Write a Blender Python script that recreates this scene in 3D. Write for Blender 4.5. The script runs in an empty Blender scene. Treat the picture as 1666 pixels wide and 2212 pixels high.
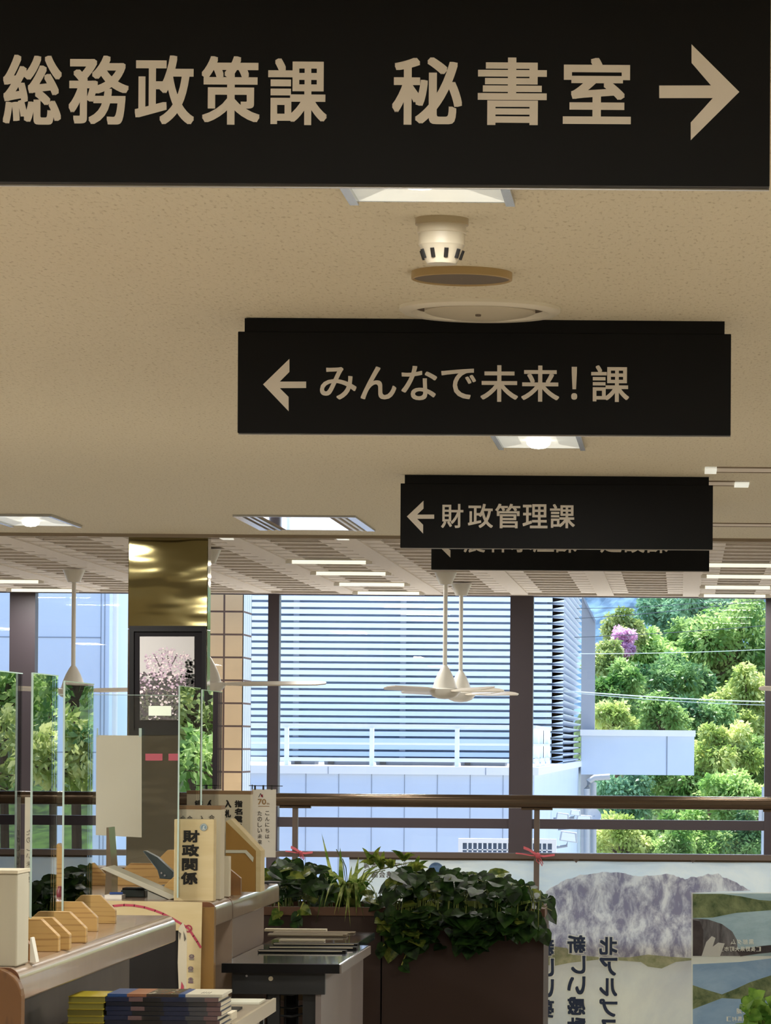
import bpy, bmesh, math, random
from mathutils import Vector, Matrix, noise
random.seed(7)
SC = bpy.context.scene
COL = SC.collection
PI = math.pi

# ------------------------------------------------------------------ camera
F = 8000.0                     # focal length in pixels of the 1666x2212 frame
VX, VY = 1473.0, 1612.0        # where lines along the corridor meet
EYE = 1.5
ROLL = math.radians(0.46)
W, H = 1666.0, 2212.0
cd = bpy.data.cameras.new('camera'); cam = bpy.data.objects.new('camera', cd); COL.objects.link(cam)
cd.sensor_fit = 'VERTICAL'; cd.sensor_height = 36.0; cd.lens = 36.0 * F / H
cd.clip_start = 0.1; cd.clip_end = 1000
cam.location = (0, 0, EYE)
cam.rotation_euler = (Matrix.Rotation(PI/2, 3, 'X') @ Matrix.Rotation(-ROLL*-1, 3, 'Z')).to_euler()
# image centre relative to the vanishing point (in the rolled frame of the sensor)
cd.shift_x = (W/2 - VX) / H
cd.shift_y = (VY - H/2) / H
SC.camera = cam
SC.view_settings.view_transform = 'Standard'; SC.view_settings.look = 'None'
SC.view_settings.gamma = 1.0; SC.view_settings.use_curve_mapping = False
SC.view_settings.exposure = 0.0

# ------------------------------------------------------------------ sky and sun
wd = bpy.data.worlds.new('sky'); SC.world = wd; wd.use_nodes = True
nt = wd.node_tree; nt.nodes.clear()
so = nt.nodes.new('ShaderNodeOutputWorld'); bg = nt.nodes.new('ShaderNodeBackground')
sk = nt.nodes.new('ShaderNodeTexSky'); sk.sky_type = 'NISHITA'; sk.sun_disc = False
sk.sun_elevation = math.radians(69); sk.sun_rotation = math.radians(-10); sk.altitude = 700
sk.air_density = 1.0; sk.dust_density = 0.8; sk.ozone_density = 1.5
bg.inputs[1].default_value = 0.47
nt.links.new(sk.outputs[0], bg.inputs[0]); nt.links.new(bg.outputs[0], so.inputs[0])
sun = bpy.data.lights.new('sun', 'SUN'); sun.energy = 13.0; sun.angle = 0.01; sun.color = (1.0, 0.95, 0.86)
suno = bpy.data.objects.new('sun', sun); COL.objects.link(suno)
suno.rotation_euler = Vector((-0.06, 0.34, 0.90)).to_track_quat('Z', 'Y').to_euler()
LAMP_W = 130.0                  # power of each square downlight
TUBE_E = 5.5

# ------------------------------------------------------------------ helpers
CR, SR = math.cos(ROLL), math.sin(ROLL)
def P(px, py, Y):
    dx, dy = px - VX, py - VY
    u = dx*CR + dy*SR; v = -dx*SR + dy*CR
    return Vector((u/F*Y, Y, EYE - v/F*Y))
def yat(px, py, z):            # depth at which a pixel's ray meets the height z
    v = -(px-VX)*SR + (py-VY)*CR
    return (EYE - z)*F/v
def RC(x0, y0, x1, y1, Y):     # pixel rectangle on plane Y -> (xa, xb, za, zb), upright
    c = P((x0+x1)/2, (y0+y1)/2, Y); w = abs(x1-x0)*Y/F/2; h = abs(y1-y0)*Y/F/2
    return c.x-w, c.x+w, c.z-h, c.z+h
def lin(c):
    if isinstance(c, str):
        c = [int(c[i:i+2], 16)/255 for i in (0, 2, 4)]
        c = [x/12.92 if x <= .04045 else ((x+.055)/1.055)**2.4 for x in c]
    return (*c[:3], 1.0)

class MB:
    def __init__(s): s.v = []; s.f = []; s.m = []
    def add(s, vs, fs, mi=0):
        b = len(s.v); s.v += [tuple(v) for v in vs]
        for f in fs: s.f.append([b+i for i in f]); s.m.append(mi)
        return s
    def box(s, x0, x1, y0, y1, z0, z1, mi=0):
        return s.add([(x0,y0,z0),(x1,y0,z0),(x1,y1,z0),(x0,y1,z0),(x0,y0,z1),(x1,y0,z1),(x1,y1,z1),(x0,y1,z1)],
                     [(0,3,2,1),(4,5,6,7),(0,1,5,4),(1,2,6,5),(2,3,7,6),(3,0,4,7)], mi)
    def prism(s, pts, y0, y1, mi=0):        # polygon in XZ, extruded along Y
        n = len(pts)
        vs = [(x, y0, z) for x, z in pts] + [(x, y1, z) for x, z in pts]
        fs = [list(range(n)), list(range(2*n-1, n-1, -1))] + [(i, n+i, n+(i+1) % n, (i+1) % n) for i in range(n)]
        return s.add(vs, fs, mi)
    def prismx(s, pts, x0, x1, mi=0):       # polygon in YZ, extruded along X
        n = len(pts)
        vs = [(x0, y, z) for y, z in pts] + [(x1, y, z) for y, z in pts]
        fs = [list(range(n)), list(range(2*n-1, n-1, -1))] + [(i, n+i, n+(i+1) % n, (i+1) % n) for i in range(n)]
        return s.add(vs, fs, mi)
    def tube(s, pts, r, n=10, mi=0, cap=True):
        pts = [Vector(p) for p in pts]; rs = r if isinstance(r, (list, tuple)) else [r]*len(pts)
        vs = []; fs = []
        for i, p in enumerate(pts):
            d = (pts[min(i+1, len(pts)-1)] - pts[max(i-1, 0)]).normalized()
            a = d.cross(Vector((0, 0, 1)) if abs(d.z) < .9 else Vector((1, 0, 0))).normalized(); b = d.cross(a)
            for k in range(n):
                t = 2*PI*k/n; vs.append(p + (a*math.cos(t) + b*math.sin(t))*rs[i])
        for i in range(len(pts)-1):
            for k in range(n):
                fs.append((i*n+k, i*n+(k+1) % n, (i+1)*n+(k+1) % n, (i+1)*n+k))
        if cap: fs.append(list(range(n-1, -1, -1))); fs.append([(len(pts)-1)*n+k for k in range(n)])
        return s.add(vs, fs, mi)
    def lathe(s, c, prof, n=32, mi=0):      # prof: (radius, z) list around a vertical axis at c
        vs = []; fs = []
        for r, z in prof:
            for k in range(n):
                t = 2*PI*k/n; vs.append((c[0]+r*math.cos(t), c[1]+r*math.sin(t), c[2]+z))
        for i in range(len(prof)-1):
            for k in range(n):
                fs.append((i*n+k, i*n+(k+1) % n, (i+1)*n+(k+1) % n, (i+1)*n+k))
        return s.add(vs, fs, mi)
    def poly(s, pts, Y, mi=0):              # flat pixel polygon on plane Y
        return s.add([P(x, y, Y) for x, y in pts], [list(range(len(pts)))], mi)
    def sheet(s, pts, Y, t=0.002, mi=0):    # pixel polygon with thickness
        q = [P(x, y, Y) for x, y in pts]
        return s.prism([(a.x, a.z) for a in q], Y, Y+t, mi)
    def build(s, name, mats, parent=None, smooth=False, bevel=0.0, seg=2):
        me = bpy.data.meshes.new(name); me.from_pydata(s.v, [], s.f)
        for m in (mats if isinstance(mats, (list, tuple)) else [mats]): me.materials.append(m)
        me.polygons.foreach_set('material_index', s.m)
        bm = bmesh.new(); bm.from_mesh(me); bmesh.ops.recalc_face_normals(bm, faces=bm.faces)
        if bevel:
            bmesh.ops.bevel(bm, geom=[e for e in bm.edges if len(e.link_faces) == 2 and e.calc_face_angle() > .6],
                            offset=bevel, segments=seg, profile=.5, affect='EDGES', clamp_overlap=True)
        bm.to_mesh(me); bm.free()
        if smooth: me.polygons.foreach_set('use_smooth', [True]*len(me.polygons))
        o = bpy.data.objects.new(name, me); COL.objects.link(o)
        if smooth: me.set_sharp_from_angle(angle=math.radians(40))
        if parent is not None:
            o.parent = parent; o.matrix_parent_inverse = Matrix.Translation(-parent.location)
        return o
def tag(o, label=None, cat=None, group=None, kind=None):
    if label: o['label'] = label
    if cat: o['category'] = cat
    if group: o['group'] = group
    if kind: o['kind'] = kind
    return o
def thing(name, loc, label, cat, group=None):
    o = bpy.data.objects.new(name, None); COL.objects.link(o); o.location = loc; o.empty_display_size = .05
    return tag(o, label, cat, group)
def struct(o): o['kind'] = 'structure'; return o

# ------------------------------------------------------------------ materials
def mat(name, col, rough=.5, metal=0., var=0., vscale=20., bump=0., bscale=60., col2=None, stretch=(1,1,1), spec=.5, coat=0., emit=0., detail=4., lo=.35, hi=.65):
    m = bpy.data.materials.new(name); m.use_nodes = True; n = m.node_tree.nodes; l = m.node_tree.links
    b = n['Principled BSDF']; b.inputs['Base Color'].default_value = lin(col); b.inputs['Roughness'].default_value = rough
    b.inputs['Metallic'].default_value = metal; b.inputs['Specular IOR Level'].default_value = spec
    b.inputs['Coat Weight'].default_value = coat; b.inputs['Coat Roughness'].default_value = .06
    tc = n.new('ShaderNodeTexCoord'); mp = n.new('ShaderNodeMapping'); mp.inputs['Scale'].default_value = stretch
    l.new(tc.outputs['Object'], mp.inputs[0])
    if var or col2:
        t = n.new('ShaderNodeTexNoise'); t.inputs['Scale'].default_value = vscale; t.inputs['Detail'].default_value = detail
        r = n.new('ShaderNodeValToRGB'); c = lin(col); r.color_ramp.elements[0].position = lo; r.color_ramp.elements[1].position = hi
        c2 = lin(col2) if col2 else tuple(x*(1-var) for x in c[:3]) + (1,)
        r.color_ramp.elements[0].color = c2; r.color_ramp.elements[1].color = c
        l.new(mp.outputs[0], t.inputs[0]); l.new(t.outputs[0], r.inputs[0]); l.new(r.outputs[0], b.inputs['Base Color'])
    if bump:
        t = n.new('ShaderNodeTexNoise'); t.inputs['Scale'].default_value = bscale; t.inputs['Detail'].default_value = 3
        u = n.new('ShaderNodeBump'); u.inputs['Strength'].default_value = bump; u.inputs['Distance'].default_value = .02
        l.new(mp.outputs[0], t.inputs[0]); l.new(t.outputs[0], u.inputs['Height']); l.new(u.outputs[0], b.inputs['Normal'])
    if emit:
        b.inputs['Emission Color'].default_value = lin(col); b.inputs['Emission Strength'].default_value = emit
    return m
def wood(name, c1, c2, scale=6., axis=(1, .15, 6), rough=.45, coat=.1):
    m = bpy.data.materials.new(name); m.use_nodes = True; n = m.node_tree.nodes; l = m.node_tree.links; b = n['Principled BSDF']
    tc = n.new('ShaderNodeTexCoord'); mp = n.new('ShaderNodeMapping'); mp.inputs['Scale'].default_value = axis
    t = n.new('ShaderNodeTexNoise'); t.inputs['Scale'].default_value = scale; t.inputs['Detail'].default_value = 5; t.inputs['Distortion'].default_value = .6
    wv = n.new('ShaderNodeTexWave'); wv.bands_direction = 'Z'; wv.inputs['Scale'].default_value = scale*.9; wv.inputs['Distortion'].default_value = 5; wv.inputs['Detail'].default_value = 2; wv.inputs['Detail Scale'].default_value = .6
    mx = n.new('ShaderNodeMath'); mx.operation = 'MULTIPLY_ADD'; mx.inputs[1].default_value = .55
    r = n.new('ShaderNodeValToRGB'); r.color_ramp.elements[0].position = .22; r.color_ramp.elements[1].position = .62
    r.color_ramp.elements[0].color = lin(c2); r.color_ramp.elements[1].color = lin(c1)
    l.new(tc.outputs['Object'], mp.inputs[0]); l.new(mp.outputs[0], t.inputs[0]); l.new(mp.outputs[0], wv.inputs[0])
    l.new(wv.outputs[0], mx.inputs[0]); l.new(t.outputs[0], mx.inputs[2])
    l.new(mx.outputs[0], r.inputs[0]); l.new(r.outputs[0], b.inputs['Base Color']); b.inputs['Roughness'].default_value = rough
    b.inputs['Coat Weight'].default_value = coat; b.inputs['Coat Roughness'].default_value = .12
    return m
def glass(name, tint=(.97,.985,.98), refl=1.0, haze=0.0, hcol=(.8,.9,.9)):   # thin clear sheet: passes light straight, mirrors at grazing angles
    m = bpy.data.materials.new(name); m.use_nodes = True; n = m.node_tree.nodes; l = m.node_tree.links; n.clear()
    o = n.new('ShaderNodeOutputMaterial'); mx = n.new('ShaderNodeMixShader'); tr = n.new('ShaderNodeBsdfTransparent'); tr.inputs[0].default_value = (*tint, 1)
    g = n.new('ShaderNodeBsdfGlossy'); g.inputs['Roughness'].default_value = .0; fr = n.new('ShaderNodeFresnel'); fr.inputs[0].default_value = 1.49
    mu = n.new('ShaderNodeMath'); mu.operation = 'MULTIPLY'; mu.inputs[1].default_value = refl
    l.new(fr.outputs[0], mu.inputs[0]); l.new(mu.outputs[0], mx.inputs[0]); l.new(tr.outputs[0], mx.inputs[1]); l.new(g.outputs[0], mx.inputs[2])
    if haze:
        d = n.new('ShaderNodeBsdfDiffuse'); d.inputs[0].default_value = (*hcol, 1); m2 = n.new('ShaderNodeMixShader'); m2.inputs[0].default_value = haze
        l.new(mx.outputs[0], m2.inputs[1]); l.new(d.outputs[0], m2.inputs[2]); l.new(m2.outputs[0], o.inputs[0])
    else: l.new(mx.outputs[0], o.inputs[0])
    return m
def leafmat(name, c1, c2, scale=3., trans=.35, rough=.45, lo=.4, hi=.62):
    m = bpy.data.materials.new(name); m.use_nodes = True; n = m.node_tree.nodes; l = m.node_tree.links
    b = n['Principled BSDF']; o = n['Material Output']; tc = n.new('ShaderNodeTexCoord'); t = n.new('ShaderNodeTexNoise'); t.inputs['Scale'].default_value = scale; t.inputs['Detail'].default_value = 6
    r = n.new('ShaderNodeValToRGB'); r.color_ramp.elements[0].position = lo; r.color_ramp.elements[1].position = hi
    r.color_ramp.elements[0].color = lin(c1); r.color_ramp.elements[1].color = lin(c2)
    l.new(tc.outputs['Object'], t.inputs[0]); l.new(t.outputs[0], r.inputs[0]); l.new(r.outputs[0], b.inputs['Base Color']); b.inputs['Roughness'].default_value = rough; b.inputs['Specular IOR Level'].default_value = .25
    tr = n.new('ShaderNodeBsdfTranslucent'); l.new(r.outputs[0], tr.inputs[0]); mx = n.new('ShaderNodeMixShader'); mx.inputs[0].default_value = trans
    l.new(b.outputs[0], mx.inputs[1]); l.new(tr.outputs[0], mx.inputs[2]); l.new(mx.outputs[0], o.inputs[0])
    return m
M = {}
M['plaster'] = mat('mottled_ceiling_board', 'd9d1ba', .9, col2='b8ad92', vscale=95., stretch=(1, .28, 1), detail=5, lo=.28, hi=.44, bump=.25, bscale=60)
M['ceil2'] = mat('pale_ceiling_board', 'e8dfd4', .85, var=.06, vscale=30)
M['cavity'] = mat('ceiling_cavity', '978a7a', .9)
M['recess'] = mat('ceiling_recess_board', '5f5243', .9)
M['sign'] = mat('black_sign_face', '06080b', .5, spec=.18)
M['signedge'] = mat('aluminium_edge', 'c8c4bc', .3, .8)
M['letter'] = mat('sign_lettering', 'd8d2c8', .6)
M['floor'] = mat('floor_tile', 'b3a898', .5, var=.1, vscale=3)
M['wall'] = mat('interior_wall', 'cbc3b4', .8)
M['frame'] = mat('window_frame', '362e34', .5)
M['metal'] = mat('fixture_metal', 'b9bcc0', .25, .9)
M['white'] = mat('white_enamel', 'e9e6dd', .35)
M['glowwhite'] = mat('glowing_white', 'f1f2e6', .4, emit=.55)
M['lampside'] = mat('shaded_reflector', 'dfe3dc', .4, emit=.3)  # dimmer copy of the reflector: facet shading put into colour and glow
M['bulb'] = mat('lamp_bulb', 'fffdf4', .4, emit=6.)
M['tube'] = mat('fluorescent_tube', 'fbfae6', .4, emit=.85)
M['cream'] = mat('cream_plastic', 'c8c0ac', .4)
M['tan'] = mat('tan_plastic', 'ac9364', .4)
M['dark'] = mat('dark_slot', '0c0b0a', .7)
M['greybrown'] = mat('speaker_mesh', '6d6358', .8)
M['fan'] = mat('fan_enamel', 'd8d5cb', .35)
M['blade'] = mat('fan_blade', 'e0d8c8', .3)
M['brass'] = mat('polished_brass_sheet', (.21,.18,.085), .08, 1., bump=.75, bscale=1.0, stretch=(.7, 1, 2.2))
M['bronze'] = mat('dull_bronze_sheet', (.15,.13,.10), .14, 1., bump=.8, bscale=1.1, stretch=(.8, 1, 2.0))
M['black'] = mat('black_lacquer', '0a090a', .5, spec=.15)
M['lam'] = mat('counter_laminate', '9c8270', .22, var=.18, vscale=3, stretch=(1, .3, 1), coat=.35)
M['edge'] = mat('counter_edge_laminate', 'a18e7c', .3, var=.08, vscale=14, coat=.5)
M['panel'] = mat('counter_front_panel', '4c443c', .6, var=.2, vscale=6, stretch=(1, 1, .6))
M['brown'] = mat('brown_edge_band', '6b4326', .4)
M['oak'] = wood('oak_block', 'bb985c', '83592a', 4., (1.0, 1, 6))
M['oakdark'] = wood('dark_oak', '8a6030', '563818', 8., (1, 1, .25))
M['woodend'] = wood('wood_end_panel', '6a461e', '3a220c', 10., (6, 1, .25))
M['woodstrip'] = wood('wood_strip', '80602c', '654a1f', 6., (4, 1, .2))
M['acrylic'] = glass('clear_acrylic', (.93,.975,.965), 1.25)
M['acredge'] = mat('acrylic_edge', 'bcd6d2', .15, spec=.8)
M['glass'] = glass('window_glass', (.97,.985,.99), .9)
M['paper'] = mat('white_paper', 'cdcdbd', .8, var=.03, vscale=5)
M['kraft'] = mat('kraft_paper', 'd4c59c', .8, col2='cab98c', vscale=9, stretch=(.6, 1, 3))
M['ivory'] = mat('ivory_board', 'cbc4ae', .75)
M['boxend'] = mat('box_end_board', 'b7a98c', .8)
M['ink'] = mat('black_ink', '15140f', .7)
M['greyink'] = mat('grey_ink', '5c5850', .7)
M['blueink'] = mat('blue_ink', '4a6376', .7)
M['red'] = mat('red_print', 'b5445a', .7)
M['pinkr'] = mat('pink_ribbon', 'b8525a', .6)
M['redlab'] = mat('red_label', '8c2c3c', .6)
M['table'] = mat('glossy_tabletop', '50555f', .1, spec=.9, coat=.8)
M['steel'] = mat('black_steel', '15191c', .45)
M['greyside'] = mat('grey_side_panel', '77706e', .5)
M['planter'] = mat('planter_brown', '2c1911', .75, var=.15, vscale=5)
M['planterrim'] = mat('planter_rim', '4e3019', .6)
M['soil'] = mat('soil', '2a1d12', .95)
M['rail'] = mat('bronze_handrail', '57493a', .22, .75)
M['railpost'] = mat('handrail_post', '6b5f58', .4, .4)

# ------------------------------------------------------------------ lettering
_gc = {}
def glyph(ch):
    if ch not in _gc:
        c = bpy.data.curves.new('glyph', 'FONT'); c.body = ch; c.resolution_u = 4
        o = bpy.data.objects.new('glyph', c); COL.objects.link(o)
        me = bpy.data.meshes.new_from_object(o.evaluated_get(bpy.context.evaluated_depsgraph_get()))
        vs = [(v.co.x, v.co.y) for v in me.vertices]; fs = [list(p.vertices) for p in me.polygons]
        bpy.data.objects.remove(o); bpy.data.curves.remove(c); bpy.data.meshes.remove(me)
        _gc[ch] = (vs, fs)
    return _gc[ch]
def put(mb, ch, x0, y0, x1, y1, Y, bold=.02, mirror=False, mi=0, skew=0.):   # a character fitted to a pixel box on plane Y
    vs, fs = glyph(ch)
    if not vs: return
    ax = min(v[0] for v in vs); bx = max(v[0] for v in vs); ay = min(v[1] for v in vs); by = max(v[1] for v in vs)
    xa, xb, za, zb = RC(x0, y0, x1, y1, Y); hgt = max(zb-za, xb-xa); e = bold*hgt
    xa += e; xb -= e; za += e; zb -= e
    base = []
    for vx, vy in vs:
        u = (vx-ax)/max(1e-6, bx-ax); w = (vy-ay)/max(1e-6, by-ay)
        if mirror: u = 1-u
        base.append((xa + u*(xb-xa), za + w*(zb-za)))
    offs = [(0, 0)] + ([(e, e), (-e, e), (e, -e), (-e, -e), (e, 0), (-e, 0), (0, e), (0, -e)] if bold else [])
    for k, (ox, oz) in enumerate(offs):
        mb.add([(x+ox, Y - k*.00004, z+oz) for x, z in base], fs, mi)

# ------------------------------------------------------------------ room
Hc = 2.8; YE = 23.15; YW = 32.2
XL, XR, YB = -12.0, 6.0, -3.0
YV = 15.6                      # the floor ends here; an open well lies between it and the window gallery
struct(MB().box(XL, XR, YB, YV, -.25, 0).build('floor', M['floor']))
struct(MB().box(XL, XR, 28.66, YW, -.25, 0).build('floor_gallery', M['floor']))
struct(MB().box(XL, XR, YV-3, YW, -3.4, -3.3).build('floor_lower', M['floor']))
struct(MB().box(XL, XR, YB, YE, Hc, Hc+.3).build('ceiling', M['plaster']))
struct(MB().box(XL-.2, XL, YB, YW+.2, -3.4, 3.2).build('wall_left', M['wall']))
struct(MB().box(XR, XR+.2, YB, YW+.2, -3.4, 3.2).build('wall_right', M['wall']))
struct(MB().box(XL, XR, YB-.2, YB, 0, 3.2).build('wall_back', M['wall']))
# trim where the two ceilings meet
struct(MB().box(XL, XR, YE+.01, YE+.16, Hc-.012, Hc+.02).build('trim_1', M['ceil2']))
struct(MB().box(XL, XR, YE-.03, YE+.01, Hc-.02, Hc-.0).build('trim_2', M['cavity']))
# slatted ceiling: ribs along the room, boards across
mb = MB(); PIT = .742; y0, y1 = YE+.16, YW
k0 = int(XL/PIT)-1
for k in range(k0, 9):
    xa = k*PIT; mb.box(xa, xa+.145, y0, y1, Hc, Hc+.10)
mb.box(XL, XR, y0, y0+.25, Hc+.001, Hc+.09); mb.box(XL, XR, y1-.12, y1, Hc-.002, Hc+.5)
struct(mb.build('ceiling_ribs', M['ceil2']))
mb = MB(); md = MB(); SP = .447
for k in range(k0, 9):
    xa = k*PIT+.145; xb = (k+1)*PIT
    ys = y0+.25+.30
    while ys+.2 < y1-.1:
        a = ys
        mb.box(xa, xa+.13, a, a+.385, Hc+.010, Hc+.04); mb.box(xb-.13, xb, a, a+.385, Hc+.010, Hc+.04)
        mb.box(xa+.13, xb-.13, a+.30, a+.40, Hc+.010, Hc+.06); mb.box(xa+.13, xb-.13, a+.12, a+.15, Hc+.016, Hc+.06)
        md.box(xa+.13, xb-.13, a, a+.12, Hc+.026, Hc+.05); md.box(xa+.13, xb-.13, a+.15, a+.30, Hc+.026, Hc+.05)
        ys += SP
struct(mb.build('ceiling_slats', M['ceil2'])); struct(md.build('ceiling_recesses', M['recess']))
struct(MB().box(XL, XR, YE, YW, Hc+.14, Hc+.3).build('ceiling_deck', M['cavity']))
# window wall
mull = [(-14, -11.9)]
def pxX(px, Y=YW): return P(px, 1300, Y).x
posts = [(pxX(22), pxX(77)), (pxX(580), pxX(604)), (pxX(1103), pxX(1153)), (pxX(1655), pxX(1705))]
step = posts[2][0]-posts[0][0]
posts = [(posts[0][0]-step, posts[0][1]-step)] + posts + [(posts[3][0]+2.4, posts[3][1]+2.4)]
zsill = P(755, 1857, YW).z - .03
for i, (a, b) in enumerate(posts):
    struct(MB().box(a, b, YW-.02, YW+.14, -3.3, Hc).build('trim_%d' % (i+3), M['frame']))
edges = [XL] + [x for p in posts for x in p] + [XR]
zt = P(600, 1765, YW).z; zb_ = P(600, 1786, YW).z; zl = P(600, 1838, YW).z; zl2 = P(600, 1850, YW).z
for i in range(0, len(edges), 2):
    a, b = edges[i], edges[i+1]
    if b-a < .05: continue
    mbf = MB()
    mbf.box(a, b, YW, YW+.10, Hc-.01, Hc+.3)
    mbf.box(a, b, YW, YW+.10, zb_, zt); mbf.box(a, b, YW, YW+.1, zl2-.0, zl)
    w = struct(mbf.build('window_%d' % (i//2+1), M['frame']))
    g = MB().add([(a, YW+.05, -3.3), (b, YW+.05, -3.3), (b, YW+.05, Hc), (a, YW+.05, Hc)], [(0, 1, 2, 3)])
    g.build('pane', M['glass'], w)
struct(MB().box(XL, XR, YW, YW+.12, -.1, .12).build('trim_12', M['frame']))

# ------------------------------------------------------------------ ceiling lights
def square_light(x0, x1, ya, yb, label, group='square recessed ceiling downlights', pw=1.):
    t = thing('ceiling_light', ((x0+x1)/2, (ya+yb)/2, Hc), label, 'ceiling light', group)
    z = Hc-.001; w = .022
    MB().box(x0, x0+w, ya+w, yb-w*.3, z-.014, z).box(x1-w, x1, ya+w, yb-w*.3, z-.014, z).box(x0, x1, ya, ya+w, z-.014, z).box(x0, x1, yb-w*.3, yb, z-.004, z).build('frame', M['metal'], t)
    a, b, c, d = x0+w, x1-w, ya+w, yb-w*.3; cx, cy = (a+b)/2, (c+d)/2; zi = z-.003
    rx, ry = (b-a)*.24, (d-c)*.24
    # pyramid reflector: far, left, right, near facets, small top
    v = [(a,c,zi),(b,c,zi),(b,d,zi),(a,d,zi),(cx-rx,cy-ry,zi-.001),(cx+rx,cy-ry,zi-.001),(cx+rx,cy+ry,zi-.001),(cx-rx,cy+ry,zi-.001)]
    m = MB(); m.add(v, [(2,3,7,6),(0,1,5,4)], 0); m.add(v, [(3,0,4,7),(1,2,6,5)], 1); m.add(v, [(4,5,6,7)], 0)
    m.build('reflector', [M['glowwhite'], M['lampside']], t)
    MB().lathe((cx, cy, zi-.002), [(.001, -.036), (.03, -.032), (.048, -.018), (.054, 0)], 20).build('bulb', M['bulb'], t, smooth=True)
    l = bpy.data.lights.new('lamp', 'AREA'); l.shape = 'RECTANGLE'; l.size = (b-a); l.size_y = d-c; l.energy = LAMP_W*pw; l.color = (1, .965, .90)
    lo = bpy.data.objects.new('lamp', l); COL.objects.link(lo); lo.location = (0, 0, -.02); lo.parent = t
    return t
square_light(-.803, -.408, 7.95, 8.85, 'square white downlight just below the nearest black sign', pw=.35)
square_light(-.808, -.43, 15.3, 16.16, 'small square downlight showing under the edge of the みんなで未来！課 sign', pw=.3)
square_light(-4.05, -3.62, 21.2, 22.29, 'bright square downlight at left edge of photo before slatted ceiling')
ORD = ['first', 'second', 'third', 'fourth', 'fifth', 'sixth', 'seventh', 'eighth', 'ninth']
for (x, y) in ((-.8, 2.0), (-4.2, 3.0), (-4.2, 9.5), (-4.0, 15.4), (-8.0, 3.0), (-8.0, 9.5), (-8.0, 15.4), (-8.0, 21.6), (2.9, 2.0), (2.9, 8.4), (2.9, 15.4), (2.9, 21.6), (-.8, 20.0)):  # unseen fixtures, added to light the interior
    if (x, y) == (-.8, 20.0): continue
    square_light(x, x+.4, y, y+.95, 'square downlight out of view, %s row from the back wall, %s' % (ORD[min(3, int(y//6.3))], 'above the corridor' if x > -1 and x < 0 else 'right side of room' if x > 0 else 'far left side of room' if x < -6 else 'left of the counters'))
# unlit louvred fixture mirroring the window
t = thing('louvre_light', (-2.2, 21.8, Hc), 'large unlit square ceiling light with mirror louvres reflecting blue daylight', 'ceiling light')
z = Hc
q = [(-2.555, 21.1), (-1.84, 21.1), (-1.87, 22.5), (-2.59, 22.5)]
x0, x1, ya, yb = -2.57, -1.87, 21.1, 22.48
MB().box(x0, x0+.05, ya+.03, yb-.015, z-.012, z).box(x1-.05, x1, ya+.03, yb-.015, z-.012, z).box(x0, x1, ya, ya+.03, z-.012, z).box(x0, x1, yb-.015, yb, z-.006, z).build('frame', M['metal'], t)
mir = mat('mirror_louvre', 'dfe6f2', .08, 1.)
MB().box(x0+.16, x1-.16, ya+.03, yb-.015, z-.006, z-.001).build('diffuser', mir, t)
for xx in (x0+.075, x0+.115, x1-.125, x1-.085):
    MB().box(xx, xx+.018, ya+.03, yb-.015, z-.012, z-.001).build('louvre', M['metal'] if xx < -2.2 else M['white'], t)
MB().box(x0+.05, x0+.16, ya+.03, yb-.015, z-.003, z-.0005).box(x1-.16, x1-.05, ya+.03, yb-.015, z-.003, z-.0005).build('backing', M['cavity'], t)

# fluorescent tubes in the slatted ceiling
spots = []
for k, nm in ((-8, 'left of the brass column'), (-4, 'in the bay above the middle window'), (0, 'in the bay at the right edge')):
    for j, y in enumerate((26.4, 28.15, 30.05, 31.75)):
        if k == -8 and j < 2: continue
        spots.append((k, y, nm, ['nearest', 'second nearest', 'second from the windows', 'closest to the windows'][j]))
for k, y, nm, wh in spots:
    xa, xb = k*PIT+.135, (k+1)*PIT+.01
    t = thing('fluorescent_light', ((xa+xb)/2, y, Hc), 'fluorescent tube %s, %s of its row' % (nm, wh), 'ceiling light', 'fluorescent tubes between the ceiling slats')
    MB().tube([(xa+.045, y, Hc-.008), (xb-.045, y, Hc-.008)], .0135, 12).build('tube', M['tube'], t, smooth=True)
    l = bpy.data.lights.new('tube_light', 'AREA'); l.shape = 'RECTANGLE'; l.size = .5; l.size_y = .03; l.energy = 25; l.color = (1, .97, .9)
    lo = bpy.data.objects.new('tube_light', l); COL.objects.link(lo); lo.location = (0, 0, -.03); lo.parent = t
    MB().box(xa, xa+.045, y-.02, y+.02, Hc-.022, Hc+.004).build('end_cap', M['white'], t)
    MB().box(xb-.045, xb, y-.02, y+.02, Hc-.022, Hc+.004).build('end_cap', M['white'], t)
    MB().box(xa, xb, y-.02, y+.02, Hc+.004, Hc+.02).build('batten', M['white'], t)

# slot diffusers
def slot(px0, px1, py, label, endside, dpt=.18):
    Y = yat((px0+px1)/2, py, Hc); a = P(px0, py, Y).x; b = P(px1, py, Y).x
    t = thing('slot_vent', ((a+b)/2, Y, Hc), label, 'ceiling vent', 'slot vents in the ceiling')
    MB().box(a, b, Y-dpt/2, Y-dpt/2+.02, Hc-.006, Hc).box(a, b, Y+dpt/2-.02, Y+dpt/2, Hc-.006, Hc).build('frame', M['cavity'], t)
    MB().box(a, b, Y-dpt/2+.02, Y+dpt/2-.02, Hc-.003, Hc).build('slat', M['ceil2'], t)
    e0, e1 = (b-.07, b) if endside > 0 else (a, a+.055)
    MB().box(e0, e1, Y-dpt/2, Y+dpt/2, Hc-.012, Hc).build('end_cap', M['glowwhite'], t)  # glowing material imitates the bright reflection on the vent's end
slot(-60, 186, 1153, 'long flush slot vent with glowing end near left corner of plaster ceiling', 1)
slot(330, 502, 1160, 'short flush slot vent ending right beside the brass column top', 1)
slot(560, 752, 1160.5, 'flush slot vent below the mirrored ceiling light', 1)
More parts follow.
